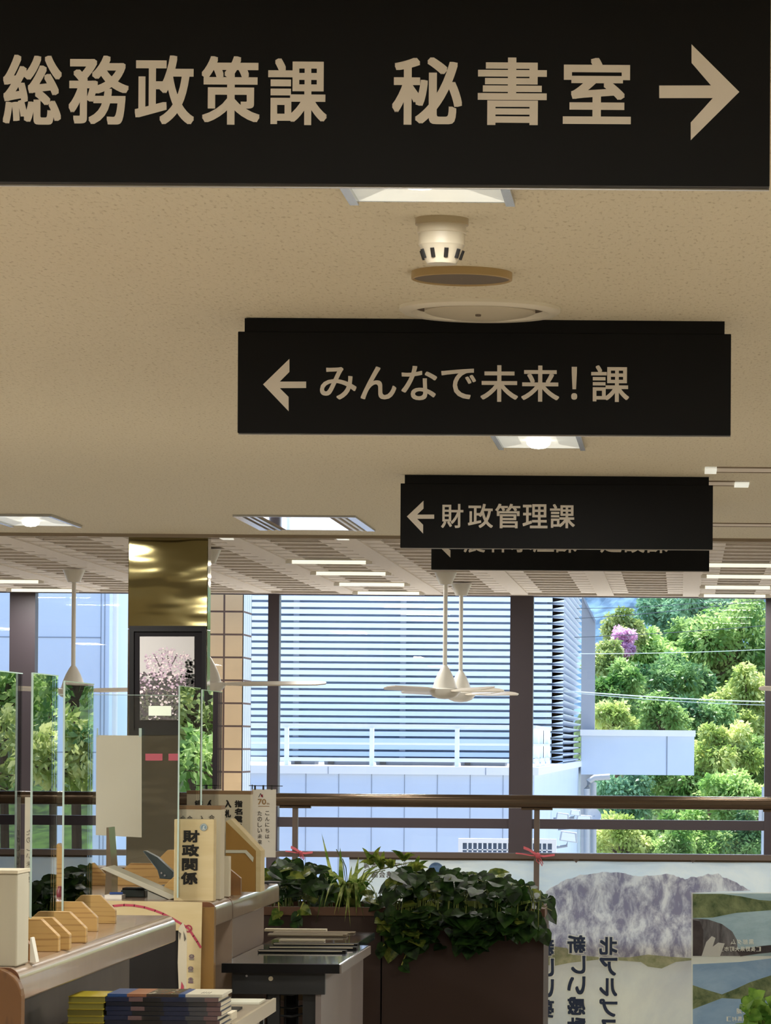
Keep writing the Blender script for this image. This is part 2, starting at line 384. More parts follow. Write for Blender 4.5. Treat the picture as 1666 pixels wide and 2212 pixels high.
slot(1523, 1720, 1014, 'nearer slot vent at right edge beside the third sign', -1, .3)
slot(1480, 1618, 1043, 'slot vent with glowing end behind the third sign, right side', 1, .3)
slot(1500, 1720, 1133, 'plain slot vent crossing right edge near the slatted ceiling', -1, .3)

# ------------------------------------------------------------------ ceiling fittings
c = P(955, 473, 9.16); cx = c.x
t = thing('fire_detector', (cx, 9.16, Hc), 'cream cylindrical fire detector with dark slots hanging below nearest downlight', 'detector')
MB().lathe((cx, 9.16, Hc), [(.066, 0), (.066, -.016), (.06, -.017), (.06, -.017)], 40).build('mounting_ring', mat('aged_cream_plastic', 'ada084', .45), t, smooth=True)
MB().lathe((cx, 9.16, Hc), [(.060, -.015), (.061, -.036), (.058, -.038), (.0575, -.066), (.054, -.07), (.040, -.106), (.036, -.112), (.001, -.113)], 40).build('housing', M['cream'], t, smooth=True)
for k in range(9):
    a = 2*PI*k/9+.12
    mbs = MB(); pts = []
    for zz, rr in ((-.078, .0522), (-.1, .0445)):
        pts.append((cx+rr*math.cos(a), 9.16+rr*math.sin(a), Hc+zz))
    mbs.tube(pts, .0052, 8).build('slot', M['dark'], t)
Ys = 10.2; c = P(998, 590, Ys)
t = thing('ceiling_speaker', (c.x, Ys, Hc), 'flat round tan rimmed disc on ceiling just beyond the cylindrical detector', 'speaker')
MB().lathe((c.x, Ys, Hc), [(.139, 0), (.139, -.020), (.134, -.022), (.131, -.018), (.131, -.002)], 56).build('rim', M['tan'], t, smooth=True)
MB().lathe((c.x, Ys, Hc), [(.131, -.017), (.001, -.017)], 56).build('grille', M['greybrown'], t)
c = P(1037, 668, 11.02)
t = thing('air_diffuser', (c.x, 11.02, Hc), 'large round cream ring air diffuser tucked above the second sign', 'air diffuser')
MB().lathe((c.x, 11.02, Hc), [(.240, 0), (.240, -.010), (.225, -.020), (.205, -.018), (.195, -.004), (.19, 0)], 64).build('outer_ring', mat('diffuser_enamel', 'e4dfcf', .35), t, smooth=True)
MB().lathe((c.x, 11.02, Hc), [(.195, -.003), (.16, -.003)], 56).build('gap', M['recess'], t)  # flat dark ring, the groove's shade put into its colour
MB().lathe((c.x, 11.02, Hc), [(.165, -.002), (.165, -.014), (.15, -.020), (.10, -.030), (.05, -.036), (.001, -.038)], 56).build('inner_disc', M['cream'], t, smooth=True)
MB().lathe((c.x-.0, 10.93, Hc-.031), [(.001, -.006), (.008, -.005), (.009, .004)], 12).build('screw', M['greybrown'], t, smooth=True)

# ------------------------------------------------------------------ hanging signs
def hanging_sign(Y, label, chars, arrow, tilt=.15, bold=.022, strip=.041):
    xa, xb = -1.367, .141
    t = thing('hanging_sign', ((xa+xb)/2, Y, Hc), label, 'sign', 'black hanging direction signs in one row')
    zb = 2.449
    p = MB().box(xa, xb, Y, Y+.03, zb, Hc-strip).build('panel', M['sign'], t, bevel=.0015, seg=1)
    MB().box(xa+.02, xb-.02, Y+.003, Y+.027, Hc-strip-.002, Hc).build('mounting_strip', M['sign'], t)
    MB().box(xa, xb, Y+.026, Y+.034, zb-.003, zb+.001).build('edge_trim', M['signedge'], t)
    runs = [[chars[0]]]
    for ch in chars[1:]:
        if ch[1]-runs[-1][-1][3] > .35*(ch[4]-ch[2]) and ch[0] != '！': runs.append([])
        runs[-1].append(ch)
    for run in runs:
        mbt = MB()
        for ch in run: put(mbt, ch[0], *ch[1:5], Y-.002, bold=(ch[5] if len(ch) > 5 else bold))
        mbt.build('lettering', M['letter'], p)
    MB().sheet(arrow, Y-.002, .0015).build('arrow', M['letter'], p)
    # hung a hair off level, as in the photo
    t.rotation_euler = (0, math.radians(tilt)*-1, 0)
    return t
hanging_sign(6.28, 'nearest largest black hanging sign reading 総務政策課 秘書室 with right arrow',
    [('総', 6, 117, 133, 268), ('務', 148, 119, 278, 268), ('政', 291, 119, 419, 268), ('策', 435, 121, 561, 269), ('課', 579, 126, 706, 270),
     ('秘', 847, 124, 998, 270), ('書', 1032, 125, 1181, 271), ('室', 1216, 126, 1363, 269)],
    [(1424, 186), (1536, 186), (1494, 137), (1494, 97), (1597, 200), (1492, 304), (1492, 266), (1540, 213), (1424, 213)], .1, .020, .030)
hanging_sign(11.32, 'second black hanging sign reading みんなで未来！課 with left arrow',
    [('み', 691, 792, 770, 862), ('ん', 779, 791, 856, 862), ('な', 867, 790, 944, 864), ('で', 953, 796, 1028, 862), ('未', 1038, 789, 1119, 868),
     ('来', 1126, 790, 1208, 868), ('！', 1234, 793, 1247, 864), ('課', 1277, 790, 1359, 869)],
    [(661, 823), (661, 837), (604, 837), (623, 856), (623, 887), (568, 829), (625, 774), (625, 802), (604, 823)], .17, .014)
hanging_sign(17.87, 'third black hanging sign reading 財政管理課 with left arrow',
    [('財', 953, 1088, 1001, 1140), ('政', 1011, 1088, 1065, 1140), ('管', 1070, 1088, 1124, 1141), ('理', 1129, 1089, 1183, 1141), ('課', 1188, 1089, 1242, 1141)],
    [(938, 1111), (938, 1120), (901, 1120), (914, 1133), (914, 1152), (879, 1115), (915, 1081), (915, 1098), (901, 1111)], .12, .014)
hanging_sign(20.08, 'farthest black hanging sign mostly hidden, reading 農林水産課 建設課',
    [('農', 1002, 1145, 1048, 1193), ('林', 1053, 1145, 1100, 1193), ('水', 1103, 1145, 1150, 1193), ('産', 1152, 1145, 1197, 1193), ('課', 1200, 1145, 1246, 1194),
     ('建', 1297, 1145, 1343, 1194), ('設', 1348, 1145, 1393, 1194), ('課', 1397, 1146, 1443, 1195)],
    [(990, 1169), (990, 1177), (955, 1177), (973, 1188), (973, 1204), (940, 1171), (973, 1140), (973, 1156), (957, 1169)], .1, .014)

# ------------------------------------------------------------------ ceiling fans
def fan(px, Y, r, a0, label, nb=4, tip=None):
    c = P(px, 1240, Y); x = c.x
    t = thing('ceiling_fan', (x, Y, Hc), label, 'ceiling fan', 'ceiling fans on long rods by the windows')
    zc = P(px, 1440, 28.0).z
    MB().lathe((x, Y, Hc), [(.084, 0), (.084, -.006), (.050, -.085), (.047, -.094), (.001, -.094)], 28).build('canopy', M['fan'], t, smooth=True)
    MB().tube([(x, Y, Hc-.09), (x, Y, zc)], .0165, 12).build('rod', M['fan'], t, smooth=True)
    MB().lathe((x, Y, zc), [(.016, .01), (.03, -.01), (.055, -.055), (.078, -.11), (.092, -.16), (.095, -.165)], 36).build('motor_cover', M['fan'], t, smooth=True)
    MB().lathe((x, Y, zc), [(.094, -.164), (.125, -.170), (.122, -.19), (.095, -.225), (.05, -.243), (.001, -.247)], 36).build('hub_dish', M['fan'], t, smooth=True)
    for k in range(nb):
        a = math.radians(a0 + k*360/nb); ca, sa = math.cos(a), math.sin(a); m = MB(); vs = []; n = 12
        for i in range(n+1):
            u = i/n; rr = .10 + (r-.10)*u; w = (.03+.035*min(1, u*4))*(1 if u < .93 else .75 if u < .99 else .4)
            dz = -.004+.012*u
            for sgn in (-1, 1):
                lx = rr; ly = sgn*w; tz = sgn*w*.20
                for th in (0, .008):
                    vs.append((x+lx*ca-ly*sa, Y+lx*sa+ly*ca, zc-.178+dz+tz+th))
        fs = []
        for i in range(n):
            b = i*4; e = b+4
            fs += [(b, b+2, e+2, e), (b+1, e+1, e+3, b+3), (b, e, e+1, b+1), (b+2, b+3, e+3, e+2)]
        fs += [(0, 1, 3, 2), (n*4, n*4+2, n*4+3, n*4+1)]
        m.add(vs, fs).build('blade', M['blade'], t)
fan(160, 28.07, .50, 20, 'ceiling fan hanging before the left window, behind the acrylic screens')
fan(450, 25.0, .80, 2, 'ceiling fan half hidden behind the brass clad column', 3)
fan(963, 28.0, .56, 42, 'nearer of the two overlapping ceiling fans before the middle window')
fan(997, 30.0, .56, 38, 'farther of the two overlapping ceiling fans, right and behind')
fan(1770, 28.0, .45, 5, 'ceiling fan beyond right edge, only a blade tip showing')

# ------------------------------------------------------------------ brass clad column with framed picture
YC = 23.32
xa, xb, _, _ = RC(277, 1165, 449, 1352, YC)
t = thing('clad_column', ((xa+xb)/2, YC+.07, 0), 'square column clad in wavy polished brass sheet, left of centre', 'column')
zmid = P(360, 1352, YC).z
MB().box(xa, xb, YC, YC+.15, zmid-.02, Hc, 0).build('upper_cladding', M['brass'], t, bevel=.004)
MB().box(xa, xb, YC, YC+.15, -3.3, zmid-.022, 0).build('lower_cladding', M['bronze'], t, bevel=.004)
for (a, b) in ((314, 351), (364, 402)):
    MB().sheet([(a, 1628), (b, 1628), (b, 1643), (a, 1643)], YC-.004, .003).build('red_label', M['redlab'], t)
Yp = YC-.035
t = thing('framed_picture', P(363, 1587, Yp), 'black framed photograph of a pink cherry tree on the brass column', 'picture')
def frame_px(mb, o, i, Y, th):
    (a, b, c, d), (e, f, g, h) = o, i
    mb.sheet([(a,b),(c,b),(g,f),(e,f)], Y, th); mb.sheet([(c,b),(c,d),(g,h),(g,f)], Y, th)
    mb.sheet([(c,d),(a,d),(e,h),(g,h)], Y, th); mb.sheet([(a,d),(a,b),(e,f),(e,h)], Y, th)
m = MB(); frame_px(m, (279, 1352, 444, 1588), (289, 1364, 436, 1577), Yp, .03); m.build('frame', M['black'], t)
MB().sheet([(289,1364),(436,1364),(436,1577),(289,1577)], Yp+.015, .01).build('mat_board', mat('dark_mat', '141214', .7, spec=.1), t)
pic = MB(); X0, X1, Y0, Y1 = 302, 420, 1375, 1556
pic.sheet([(X0,Y0),(X1,Y0),(X1,1470),(X0,1470)], Yp+.011, .003, 0)
pic.sheet([(X0,1470),(X1,1470),(X1,Y1),(X0,Y1)], Yp+.011, .003, 1)
rn = random.Random(3)
def disc(px, py, r, mi, Y, n=6):
    pic.poly([(min(X1, max(X0, px+r*math.cos(2*PI*k/n))), min(Y1, max(Y0, py+r*.8*math.sin(2*PI*k/n)))) for k in range(n)], Y, mi)
for k, pts in enumerate(([(348, 1462), (345, 1440), (338, 1424), (332, 1412)], [(346, 1445), (352, 1425), (350, 1410)], [(372, 1460), (366, 1436), (362, 1416)], [(368, 1440), (378, 1424), (382, 1412)])):
    for a, b in zip(pts, pts[1:]): pic.poly([(a[0]-2.0, a[1]), (a[0]+2.0, a[1]), (b[0]+1.2, b[1]), (b[0]-1.2, b[1])], Yp+.0103, 3)
for i in range(420):
    a = rn.uniform(0, 2*PI); q = math.sqrt(rn.random()); px, py = 362+q*50*math.cos(a), 1428+q*38*math.sin(a)
    if py < 1396+abs(px-362)*.35: continue
    disc(px, py, rn.uniform(1.0, 2.6), rn.choice((2, 2, 5, 6)), Yp+.0095-i*2e-6)
for i in range(420):
    px, py = rn.uniform(X0, X1), rn.uniform(1452, 1500)
    disc(px, py, rn.uniform(1.5, 3.5), rn.choice((4, 4, 2, 6, 3, 5)), Yp+.008-i*2e-6)
for i in range(60): disc(rn.uniform(402, 420), rn.uniform(1425, 1480), 3, 4, Yp+.0065)
for i in range(700):
    px, py = rn.uniform(X0, X1), rn.uniform(1490, 1554)
    disc(px, py, rn.uniform(2, 4), rn.choice((4, 3, 7, 7, 6, 3)), Yp+.006-i*2e-6)
pic.build('print', [mat('print_sky', '9f9c9a', .5), mat('print_ground', '3b3632', .5), mat('print_pink', 'a690a0', .5), mat('print_trunk', '40343a', .5),
                    mat('print_dark_green', '22251f', .5), mat('print_mauve', '8b7686', .5), mat('print_pale', 'c6b3b6', .5), mat('print_moss', '545243', .5)], t)
MB().sheet([(321,1525),(370,1525),(370,1546),(321,1546)], Yp+.004, .001).build('caption_card', M['paper'], t)

# ------------------------------------------------------------------ railing and banner
YR = 28.5
t = thing('railing', (-3, YR, 0), 'bronze handrail on slim posts crossing in front of the windows', 'railing')
zt1, zt0 = P(600, 1713, YR).z, P(600, 1742, YR).z
XA, XB = -6.6, 5.2
MB().box(XA, XB, YR-.05, YR+.05, zt0+.002, zt1).build('handrail', M['rail'], t, bevel=.035, seg=4, smooth=True)
zr1, zr0 = P(650, 1839, YR).z, P(650, 1851, YR).z
MB().box(XA, XB, YR-.015, YR+.02, zr0, zr1).build('lower_rail', M['railpost'], t)
xp = P(1160, 1790, YR).x; gap = xp - P(638, 1790, YR).x
for k in range(-2, 4):
    x = xp + k*gap
    MB().box(x-.021, x+.021, YR-.02, YR+.02, -.2, zt0+.004).box(x-.03, x+.03, YR+.02, YR+.18, -.2, -.05).build('post', M['railpost'], t)
    MB().box(x-.12, x+.12, YR-.03, YR+.03, zt0-.012, zt0+.003).build('bracket', M['rail'], t)
YBn = YR+.06
bl = P(755, 1850, YBn)
ban = thing('banner', (0, YBn, .1), 'long mountain and lake print banner tied to the railing, seen from behind', 'banner')
bx0, bx1, bzt, bzb = bl.x, 2.6, P(1200, 1856, YBn).z+.005, -.95
def bannermat(name, c1, c2, scale=3., stretch=(1,1,1), lo=.35, hi=.65, tr=.6):
    m = bpy.data.materials.new(name); m.use_nodes = True; n = m.node_tree.nodes; l = m.node_tree.links; b = n['Principled BSDF']; o = n['Material Output']
    tc = n.new('ShaderNodeTexCoord'); mp = n.new('ShaderNodeMapping'); mp.inputs['Scale'].default_value = stretch
    tx = n.new('ShaderNodeTexNoise'); tx.inputs['Scale'].default_value = scale; tx.inputs['Detail'].default_value = 7; tx.inputs['Distortion'].default_value = .35; tx.inputs['Roughness'].default_value = .68
    r = n.new('ShaderNodeValToRGB'); r.color_ramp.elements[0].position = lo; r.color_ramp.elements[1].position = hi
    r.color_ramp.elements[0].color = lin(c1); r.color_ramp.elements[1].color = lin(c2)
    l.new(tc.outputs['Object'], mp.inputs[0]); l.new(mp.outputs[0], tx.inputs[0]); l.new(tx.outputs[0], r.inputs[0]); l.new(r.outputs[0], b.inputs['Base Color'])
    b.inputs['Roughness'].default_value = .8
    t_ = n.new('ShaderNodeBsdfTranslucent'); l.new(r.outputs[0], t_.inputs[0]); mx = n.new('ShaderNodeMixShader'); mx.inputs[0].default_value = tr
    l.new(b.outputs[0], mx.inputs[1]); l.new(t_.outputs[0], mx.inputs[2]); l.new(mx.outputs[0], o.inputs[0]); return m
bsky = bannermat('banner_sky', 'cbdbe0', 'ecf0e4', .9, (1, 1, 2.))
blake = bannermat('banner_lake', 'd4d5d8', 'f0f0e8', 1.2, (1, 1, .6))
bmt = bannermat('banner_mountain', '9792a6', 'efedec', 8.0, (1.3, 1, .7), .40, .60)
bgrn = bannermat('banner_shore', '8f9670', 'c9c6a3', 9.)
bwhite = bannermat('banner_white', 'ecece2', 'f4f4ec', 2.)
bforest = bannermat('banner_forest', '5a6c48', 'a6ac7c', 9.)
bwater = bannermat('banner_water', 'a3b8be', 'c6d6da', 2., (1, 1, 3))
bdam = bannermat('banner_dam', '625c5c', 'a09a98', 4., (3, 1, .6))
bblue = bannermat('banner_blue', '6a90ba', 'b4cade', 1., (1, 1, 1))
bink = bannermat('banner_ink', '3f4c66', '4a5670', 2.)
bdark = bannermat('banner_dark', '4a4345', '6a6260', 4.)
# cloth: gently sagging top, fine folds
m = MB(); nx, nz = 120, 10; vs = []
for i in range(nx+1):
    x = bx0 + (bx1-bx0)*i/nx
    sag = .012*abs(math.sin((x-xp)*PI/gap*1.0)) if x > bx0+.1 else 0
    for j in range(nz+1):
        u = j/nz; z = bzb + (bzt - sag - bzb)*u
        vs.append((x, YBn+.012*math.sin(x*9+u*2)*(.3+.7*u)*.5, z))
fs = [(i*(nz+1)+j, (i+1)*(nz+1)+j, (i+1)*(nz+1)+j+1, i*(nz+1)+j+1) for i in range(nx) for j in range(nz)]
m.add(vs, fs).build('cloth', bsky, ban, smooth=True)
YP0 = YBn-.012
def layer(name, pts, mt, d): 
    MB().poly(pts, YP0-d).build(name, mt, ban)
rn = random.Random(11)
top = [(1172, 1958), (1180, 1925), (1200, 1912), (1225, 1900), (1262, 1888), (1300, 1885), (1340, 1886), (1362, 1890), (1385, 1893), (1402, 1890), (1440, 1888), (1462, 1893), (1480, 1898), (1505, 1894), (1530, 1889), (1552, 1888), (1570, 1898), (1600, 1912), (1622, 1924)]
tt = []
for a, b in zip(top, top[1:]):
    for k in range(4):
        u = k/4; tt.append((a[0]+(b[0]-a[0])*u, a[1]+(b[1]-a[1])*u + rn.uniform(-2, 2)))
tt.append(top[-1])
layer('mountain_print', tt + [(1500, 1928), (1496, 2068), (1172, 2068)], bmt, .002)
layer('lake_print', [(1172, 2068), (1496, 2068), (1496, 2212+60), (1172, 2212+60)], blake, .0025)
layer('shore_print', [(1172, 2052), (1195, 2044), (1225, 2048), (1235, 2062), (1300, 2068), (1360, 2068), (1400, 2062), (1440, 2066), (1496, 2070), (1496, 2074), (1460, 2078), (1430, 2092), (1400, 2088), (1385, 2078), (1300, 2072), (1230, 2080), (1200, 2086), (1172, 2084)], bgrn, .004)
layer('inset_border_print', [(1494, 1928), (1720, 1928), (1720, 2280), (1494, 2280)], bwhite, .006)
layer('inset_dam_water_print', [(1497, 1930), (1720, 1930), (1720, 2065), (1497, 2065)], bwater, .008)
layer('inset_dam_forest_print', [(1497, 1931), (1560, 1931), (1600, 1936), (1640, 1944), (1720, 1950), (1720, 1962), (1640, 1968), (1590, 1972), (1540, 1982), (1497, 1983)], bforest, .010)
layer('inset_dam_wall_print', [(1497, 1984), (1530, 1986), (1560, 1996), (1582, 2012), (1592, 2030), (1594, 2050), (1610, 2060), (1600, 2065), (1497, 2065)], bdam, .011)
layer('inset_dam_shadow_print', [(1497, 1987), (1512, 1990), (1520, 2010), (1518, 2065), (1497, 2065)], bdark, .012)
layer('inset_dam_spray_print', [(1516, 2065), (1526, 2035), (1538, 2022), (1546, 2026), (1540, 2045), (1552, 2036), (1566, 2038), (1556, 2065)], bwhite, .013)
layer('inset_shore_print', [(1590, 2052), (1640, 2044), (1720, 2036), (1720, 2052), (1640, 2060), (1600, 2066)], bdark, .0125)
layer('inset_lake_print', [(1497, 2083), (1600, 2078), (1720, 2064), (1720, 2280), (1497, 2280)], bblue, .008)
layer('inset_lake_hills_print', [(1497, 2128), (1520, 2136), (1560, 2148), (1590, 2136), (1620, 2122), (1650, 2112), (1720, 2090), (1720, 2165), (1640, 2160), (1560, 2156), (1497, 2180)], bforest, .010)
def column_text(txt, x0, x1, y0, dy, h, d, bold, name, mt, jig=0):
    m = MB()
    for i, ch in enumerate(txt): put(m, ch, x0+(8 if ch == 'し' else 0)+rn.uniform(-jig, jig), y0+i*dy, x1, y0+h+i*dy, YP0-d, bold, True)
    m.build(name, mt, ban)
def row_text(txt, x0, dx, w, y0, y1, d, mt, name):
    m = MB()
    for i, ch in enumerate(txt): put(m, ch, x0-i*dx, y0, x0+w-i*dx, y1, YP0-d, .02, True)
    m.build(name, mt, ban)
for (txt, x0, x1, y0) in (('北アルプス', 1295, 1334, 2024), ('新しい感動', 1226, 1265, 2020), ('新しい夢', 1158, 1197, 2026)):
    column_text(txt, x0, x1, y0, 44.5, 39, .009, .035, 'main_lettering', bink)
    column_text(txt, x0-2, x1+2, y0-2, 44.5, 43, .006, .085, 'lettering_outline', bwhite)
row_text('北アルプス日本海', 900, 16.3, 13, 1862, 1876, .006, M['greyink'], 'small_lettering')
row_text('広域連携会議', 884, 16.3, 14, 1882, 1896, .006, M['greyink'], 'small_lettering')
row_text('黒部ダム', 1618, 13, 11, 2029, 2040, .02, bwhite, 'inset_lettering')
row_text('［長野県大町市］', 1634, 11.5, 10, 2045, 2055, .02, bwhite, 'inset_lettering')
row_text('青木湖', 1618, 13, 11, 2178, 2190, .02, bwhite, 'inset_lettering')
row_text('［白馬村］', 1618, 12, 10, 2196, 2206, .02, bwhite, 'inset_lettering')
MB().sheet([(942+16*math.cos(2*PI*k/24), 1878+15*math.sin(2*PI*k/24)) for k in range(24)], YP0-.006, .001).build('round_logo', bblue, ban)
# top hem pole and eyelets
MB().tube([(bx0, YBn, bzt), (bx1, YBn, bzt)], .02, 10).build('hem', M['rail'], ban, smooth=True)
for px in (1245, 1497):
    c = P(px, 1861, YR+.02)
    MB().prism([(c.x-.028, c.z+.02), (c.x+.028, c.z+.02), (c.x, c.z-.012)], YBn-.03, YBn-.026).build('clip', M['railpost'], ban)
# ribbons
def ribbon(px, py, label, big=1.):
    c = P(px, py, YR-.04)
    t = thing('ribbon_bow', c, label, 'ribbon', 'pink ribbon ties on the railing')
    m = MB()
    def strip(pts, w):
        vs = []
        for x, z in pts: vs += [(c.x+x*big, c.y-.005, c.z+z*big-w/2), (c.x+x*big, c.y+.003, c.z+z*big+w/2)]
        n = len(pts); m.add(vs, [(2*i, 2*i+2, 2*i+3, 2*i+1) for i in range(n-1)])
    strip([(0, 0), (-.03, .02), (-.07, .045), (-.11, .06)], .022)
    strip([(0, 0), (-.05, .0), (-.12, .012), (-.17, .016)], .010)
    strip([(0, 0), (.05, -.005), (.13, .006)], .016)
    m.tube([(c.x, c.y-.01, c.z), (c.x+.02*big, c.y-.012, c.z-.05*big), (c.x+.035*big, c.y-.012, c.z-.08*big), (c.x+.04*big, c.y-.01, c.z-.06*big), (c.x+.01*big, c.y-.01, c.z)], .004, 6)
    m.tube([(c.x, c.y-.01, c.z), (c.x-.01*big, c.y-.012, c.z-.04*big), (c.x+.015*big, c.y-.012, c.z-.065*big)], .004, 6)
    m.build('tails', M['pinkr'], t)
    MB().lathe((c.x, c.y-.01, c.z), [(.001, .024*big), (.018*big, .016*big), (.024*big, 0), (.018*big, -.016*big), (.001, -.024*big)], 10).build('knot', M['pinkr'], t, smooth=True)
ribbon(1162, 1848, 'pink ribbon bow tied where the right post meets banner')
ribbon(650, 1842, 'small pink ribbon tied to the left railing post', .7)

# ------------------------------------------------------------------ counters
XC = -1.455; LZ = .925
def counter(ya, yb, label, xl=-2.35, end_near=None, front=True, extra=.0):
    t = thing('service_counter', (XC-.4, (ya+yb)/2, 0), label, 'counter', 'service counters along the left')
    R = .028; pts = []
    x1 = XC; zt_ = 1.0
    prof = [(xl, LZ+.03), (xl, zt_)]
    for k in range(7):
        a = PI/2 - k/6*PI/2; prof.append((x1-R+R*math.cos(a), zt_-R+R*math.sin(a)))
    prof += [(x1, LZ+.004), (x1-.004, LZ), (x1-.10, LZ), (x1-.10, LZ+.03)]
    m = MB(); n = len(prof)
    m.prism(prof, ya+.006, yb-.006, 0)
    for i in range(n): 
        pass
    o = m.build('worktop', [M['lam'], M['edge']], t, smooth=True)
    for p in o.data.polygons:
        c = p.center
        if c.x > x1-R*.8 and abs(p.normal.y) < .5: p.material_index = 1
    m2 = MB(); m2.prism(prof, ya, ya+.006).prism(prof, yb-.006, yb); m2.build('edge_band', M['brown'], t)
    MB().box(xl+.05, x1-.13, ya+.02, yb-.02, 0, LZ+.03).build('front_panel', M['panel'], t)
    return t
c1 = counter(8.16, 10.68, 'nearest counter with row of wooden screen feet on top')
# rounded wood end panel of the nearest counter
pts = [(-2.35, 0), (XC+.012, 0), (XC+.012, .94)]
for k in range(7):
    a = k/6*PI/2; pts.append((XC+.012-.06+.06*math.cos(a), .94+.06*math.sin(a)))
pts.append((-2.35, 1.0))
MB().prism(pts, 8.115, 8.158).build('end_panel', M['woodend'], c1, bevel=.004)
c2 = counter(11.60, 12.02, 'middle counter with a name stand and poster covering its near end')
xq = P(388, 2000, 11.55).x
MB().box(xq, XC, 11.555, 11.598, 0, .985).build('end_panel', M['woodstrip'], c2)
MB().box(-2.35, xq, 11.556, 11.598, 0, .985).build('gap_shade', mat('gap_shade_black', '0e0b09', .8), c2)  # near-black sheet standing in for the shade between the counters
c3 = counter(12.03, 13.42, 'far counter beside the planter, carrying upright box signs and small banner')
MB().box(-2.35, XC, 12.022, 12.04, 0, .97).build('end_panel', M['edge'], c3)
MB().box(XC-.129, XC-.05, 12.04, 13.38, 0, LZ-.002).build('side_panel', mat('taupe_panel', '8b7d72', .5), c3)
# poster on the near end of the middle counter
YPst = 11.55
t = thing('poster', P(390, 2100, YPst), 'cream paper poster with red curve taped over the middle counter end', 'poster')
MB().sheet([(150, 1944), (437, 1949), (432, 2180), (386, 2180), (386, 2010), (150, 2010)], YPst, .002).build('sheet', M['kraft'], t)
m = MB(); arc = [(225, 1962), (245, 1957), (268, 1955), (290, 1956), (312, 1960), (335, 1967), (352, 1974), (372, 1984), (392, 1996), (408, 2006)]
def pline(m, pts, w, Y, mi=0):
    for a, b in zip(pts, pts[1:]):
        d = Vector((b[0]-a[0], b[1]-a[1])).normalized()*w/2
        m.poly([(a[0]-d.y-d.x*.3, a[1]+d.x-d.y*.3), (b[0]-d.y+d.x*.3, b[1]+d.x+d.y*.3), (b[0]+d.y+d.x*.3, b[1]-d.x+d.y*.3), (a[0]+d.y-d.x*.3, a[1]-d.x-d.y*.3)], Y, mi)
pline(m, arc, 5, YPst-.001); pline(m, [(409, 2008), (418, 2022), (426, 2034), (434, 2047)], 5, YPst-.001)
pline(m, [(407+7*math.cos(k*PI/6), 2006+7*math.sin(k*PI/6)) for k in range(13)], 3, YPst-.0013)
m.build('red_curve', M['red'], t)
m = MB()
for (x, y, mi) in ((414, 2068, 0), (412, 2094, 0), (412, 2118, 1), (410, 2141, 1)):
    m.poly([(x+6*math.cos(k*PI/4), y-2+5*math.sin(k*PI/4)) for k in range(8)], YPst-.001, mi)
    m.poly([(x-6, y+2), (x+6, y+2), (x+5, y+6), (x-5, y+6)], YPst-.0015, 1-mi)
    m.poly([(x-2, y-6), (x+2, y-6), (x+3, y), (x-3, y)], YPst-.0015, 1-mi)
m.build('small_drawings', [mat('faded_mauve', '75606a', .8), mat('faded_grey', '8a8378', .8)], t)
m = MB(); m.sheet([(386, 2005), (395, 1992), (403, 2010), (404, 2035), (402, 2180), (388, 2180), (384, 2080)], YPst-.03, .002)
m.build('folded_side', M['ivory'], t)
MB().poly([(389, 2150), (392, 2120), (397, 2130), (398, 2160), (392, 2180)], YPst-.031).build('red_patch', M['red'], t)
MB().poly([(396, 2010), (402, 2028), (398, 2034)], YPst-.0312).poly([(386, 2012), (391, 2016), (388, 2032)], YPst-.0312).build('black_mark', M['greyink'], t)

# ------------------------------------------------------------------ acrylic screens on wooden feet
def foot(parent, x, Y, name='wooden_foot', dark=False, w=.165, h=.078, ch=.042):
    d = .028
    pts = [(x-w/2, 1.0), (x+w/2, 1.0), (x+w/2, 1.0+h*.48), (x+w/2-ch, 1.0+h), (x-w/2+ch, 1.0+h), (x-w/2, 1.0+h*.48)]
    return MB().prism(pts, Y, Y+d).build(name, M['oakdark'] if dark else M['oak'], parent, bevel=.0015, seg=1)
def screen(x, ya, yb, z1, label, feet=(), z0=1.012, gn='clear acrylic screens on the counters'):
    t = thing('acrylic_screen', (x, (ya+yb)/2, 1.0), label, 'screen', gn)
    MB().box(x-.0015, x+.0015, ya, yb, z0, z1).build('clear_sheet', M['acrylic'], t)
    MB().box(x-.0024, x+.0024, ya-.002, ya+.001, z0, z1).box(x-.0024, x+.0024, ya, yb, z1-.0005, z1+.002).build('sheet_edge', M['acredge'], t)
    for (fx, fy, shaded) in feet: foot(t, fx, fy, dark=shaded)
    return t
screen(-1.575, 8.3, 8.83, 1.66, 'nearest acrylic screen, cut by left edge of photo', ((-1.565, 8.44, True), (-1.558, 8.79, False)))  # first foot darker: shadow of the white box put into its wood colour
screen(-1.555, 8.86, 9.22, 1.662, 'second acrylic screen from the left on nearest counter', ((-1.545, 8.87, False), (-1.556, 9.18, False)))
screen(-1.622, 9.72, 10.20, 1.657, 'third acrylic screen, behind the fourth and fifth wooden feet from the left', ((-1.617, 9.74, False), (-1.635, 10.17, False)))
screen(-1.578, 11.62, 12.12, 1.676, 'acrylic screen standing behind the 財政関係 name stand', ((-1.578, 11.9, False),))
screen(-1.578, 12.17, 12.70, 1.672, 'acrylic screen with beige reflection right of the brass column')
